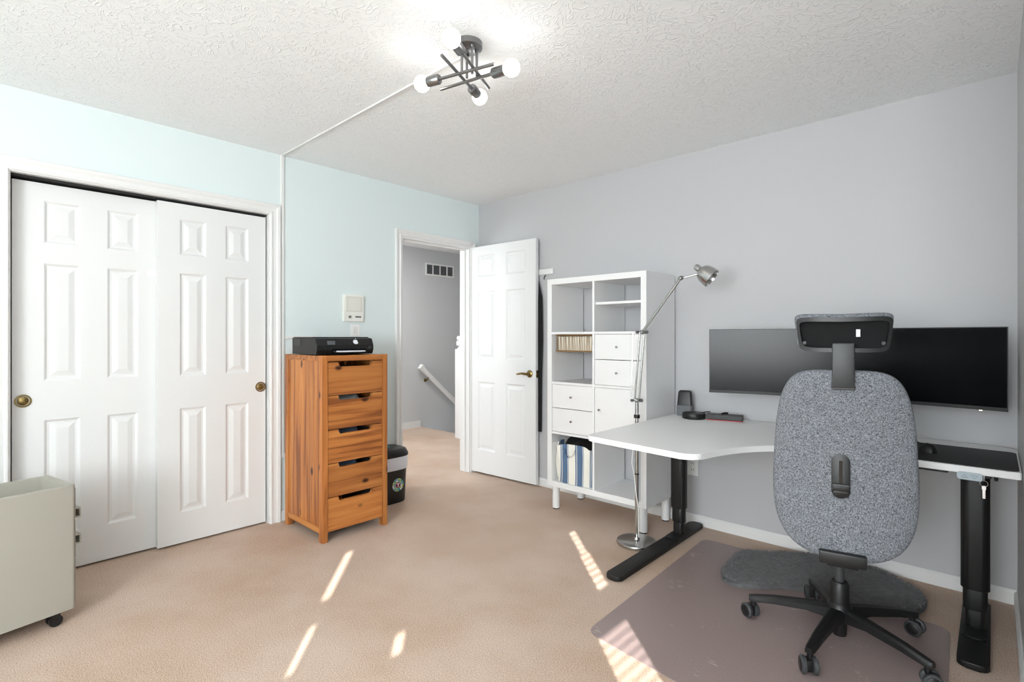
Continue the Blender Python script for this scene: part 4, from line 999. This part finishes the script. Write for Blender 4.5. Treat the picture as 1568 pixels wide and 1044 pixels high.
for v in b.verts: v.co = Vector((v.co.x, v.co.z, v.co.y + .462))
link('seat', b, 'fabric', ch, smooth=60)
# backrest
def back_outline():
    pts = []; a_, zc, up_, dn_ = .226, .70, .405, .285
    for i in range(72):
        t = 2 * PI * i / 72; c, s = math.cos(t), math.sin(t); e = 5.0 if s > 0 else 2.9; x = a_ * math.copysign(abs(c) ** (2 / e), c); z = (up_ if s > 0 else dn_) * math.copysign(abs(s) ** (2 / e), s)
        x *= (1 - .13 * (max(z, 0) / up_) ** 1.4); pts.append((x, zc + z))
    return pts
BY = -.265
def bshape(x, y, z):
    t = (z - .42) / .69; return (x, BY + y + .035 * math.sin(PI * t) - .05 * t + .28 * x * x, z)
b = BM(); pillow(b, back_outline(), .04, .028, p=3.6, rings=9, shape=bshape, centre=(0, .74)); link('backrest', b, 'fabric', ch, smooth=70)
def back_y(z): return bshape(0, -.028, z)[1]
# lumbar slider
lb = bpy.data.objects.new('lumbar_slider', None); COL.objects.link(lb); lb.parent = ch; zc = .722; lb.location = (-.005, back_y(zc), zc)
b = BM(); prism(b, rrect(-.029, -.080, .029, .080, .0285, 8), -.006, .012, 'xz', .002); link('plate', b, 'shell', lb, smooth=40)
b = BM(); prism(b, rrect(-.0055, -.025, .0055, .056, .002, 3), -.0068, -.004, 'xz'); link('slot', b, 'gloss', lb)
b = BM(); prism(b, rrect(-.028, -.052, .028, -.026, .006, 4), -.016, -.005, 'xz', .004); prism(b, rrect(-.024, -.072, .024, -.05, .012, 4), -.009, -.005, 'xz', .002); link('thumb_grip', b, 'black', lb, smooth=40)
# headrest
b = BM(); prism(b, rrect(-.033, 1.045, .033, 1.20, .004, 3), back_y(1.08) - .022, back_y(1.08) - .004, 'xz', .003); hp = link('headrest_post', b, 'shell', ch, smooth=40)
b = BM(); box(b, (-.035, back_y(1.05) - .024, 1.038), (.035, back_y(1.05) + .01, 1.052), .002); link('post_foot', b, 'black', hp)
HYc = back_y(1.08) + .012
def hshape(dy):
    def f(x, y, z): return (x, HYc + dy + y + 1.1 * x * x, z + .006 * (x / .14) ** 2 * (1 if z > 1.24 else 0))
    return f
ho = []
for i in range(56):
    t = 2 * PI * i / 56; c, s = math.cos(t), math.sin(t); e = 7.0; x = math.copysign(abs(c) ** (2 / e), c); z = math.copysign(abs(s) ** (2 / e), s); ho.append((.148 * x * (1 + .055 * z), 1.240 + .064 * z))
b = BM(); pillow(b, ho, .045, .012, p=4.5, rings=7, shape=hshape(.045)); hr_ = link('headrest', b, 'fabric', ch, smooth=70)
def head_frame(sc0, sc1, y0, y1, plate=False):
    bm = BM(); cz = 1.227; sh = lambda q, s_, y: hshape(0)(q[0] * s_, y, cz + (q[1] - 1.238) * (s_ if s_ < 1 else s_) )
    A = [bm.verts.new(sh(q, sc0, y0)) for q in ho]; B = [bm.verts.new(sh(q, sc0, y1)) for q in ho]; C_ = [bm.verts.new((hshape(0)(q[0] * sc1, y0, cz + (q[1] - 1.238) * (sc1 - .16)))) for q in ho]; D_ = [bm.verts.new((hshape(0)(q[0] * sc1, y1, cz + (q[1] - 1.238) * (sc1 - .16)))) for q in ho]
    n = len(ho)
    for i in range(n):
        j = (i + 1) % n; bm.faces.new((A[i], A[j], B[j], B[i])); bm.faces.new((A[i], A[j], C_[j], C_[i])); bm.faces.new((C_[i], C_[j], D_[j], D_[i]))
    
    if plate: bm.faces.new(D_)
    return bm
link('headrest_shell', head_frame(.95, .88, -.016, .026), 'shell', hr_, smooth=40)
link('headrest_recess', head_frame(.94, .875, .020, .028, True), 'garment', hr_, smooth=40)
b = BM(); box(b, (.040, HYc + .021, 1.222), (.052, HYc + .029, 1.248)); link('care_label', b, 'sheet', hr_)
for x in (-.118, .118):
    b = BM(); yy = HYc + 1.1 * x * x; cyl(b, (x, yy - .002, 1.20), (x, yy + .01, 1.20), .006, n=12); link('screw_cap', b, 'black', hr_)
# lower bracket joining the backrest to the mechanism
b = BM(); box(b, (-.072, back_y(.44) - .016, .408), (.072, back_y(.44) + .02, .452), .006, 2); br = link('back_bracket', b, 'black', ch, smooth=40)
b = BM(); box(b, (-.05, back_y(.44), .395), (.05, -.1, .425), .008, 2); link('bracket_arm', b, 'black', br, smooth=40)
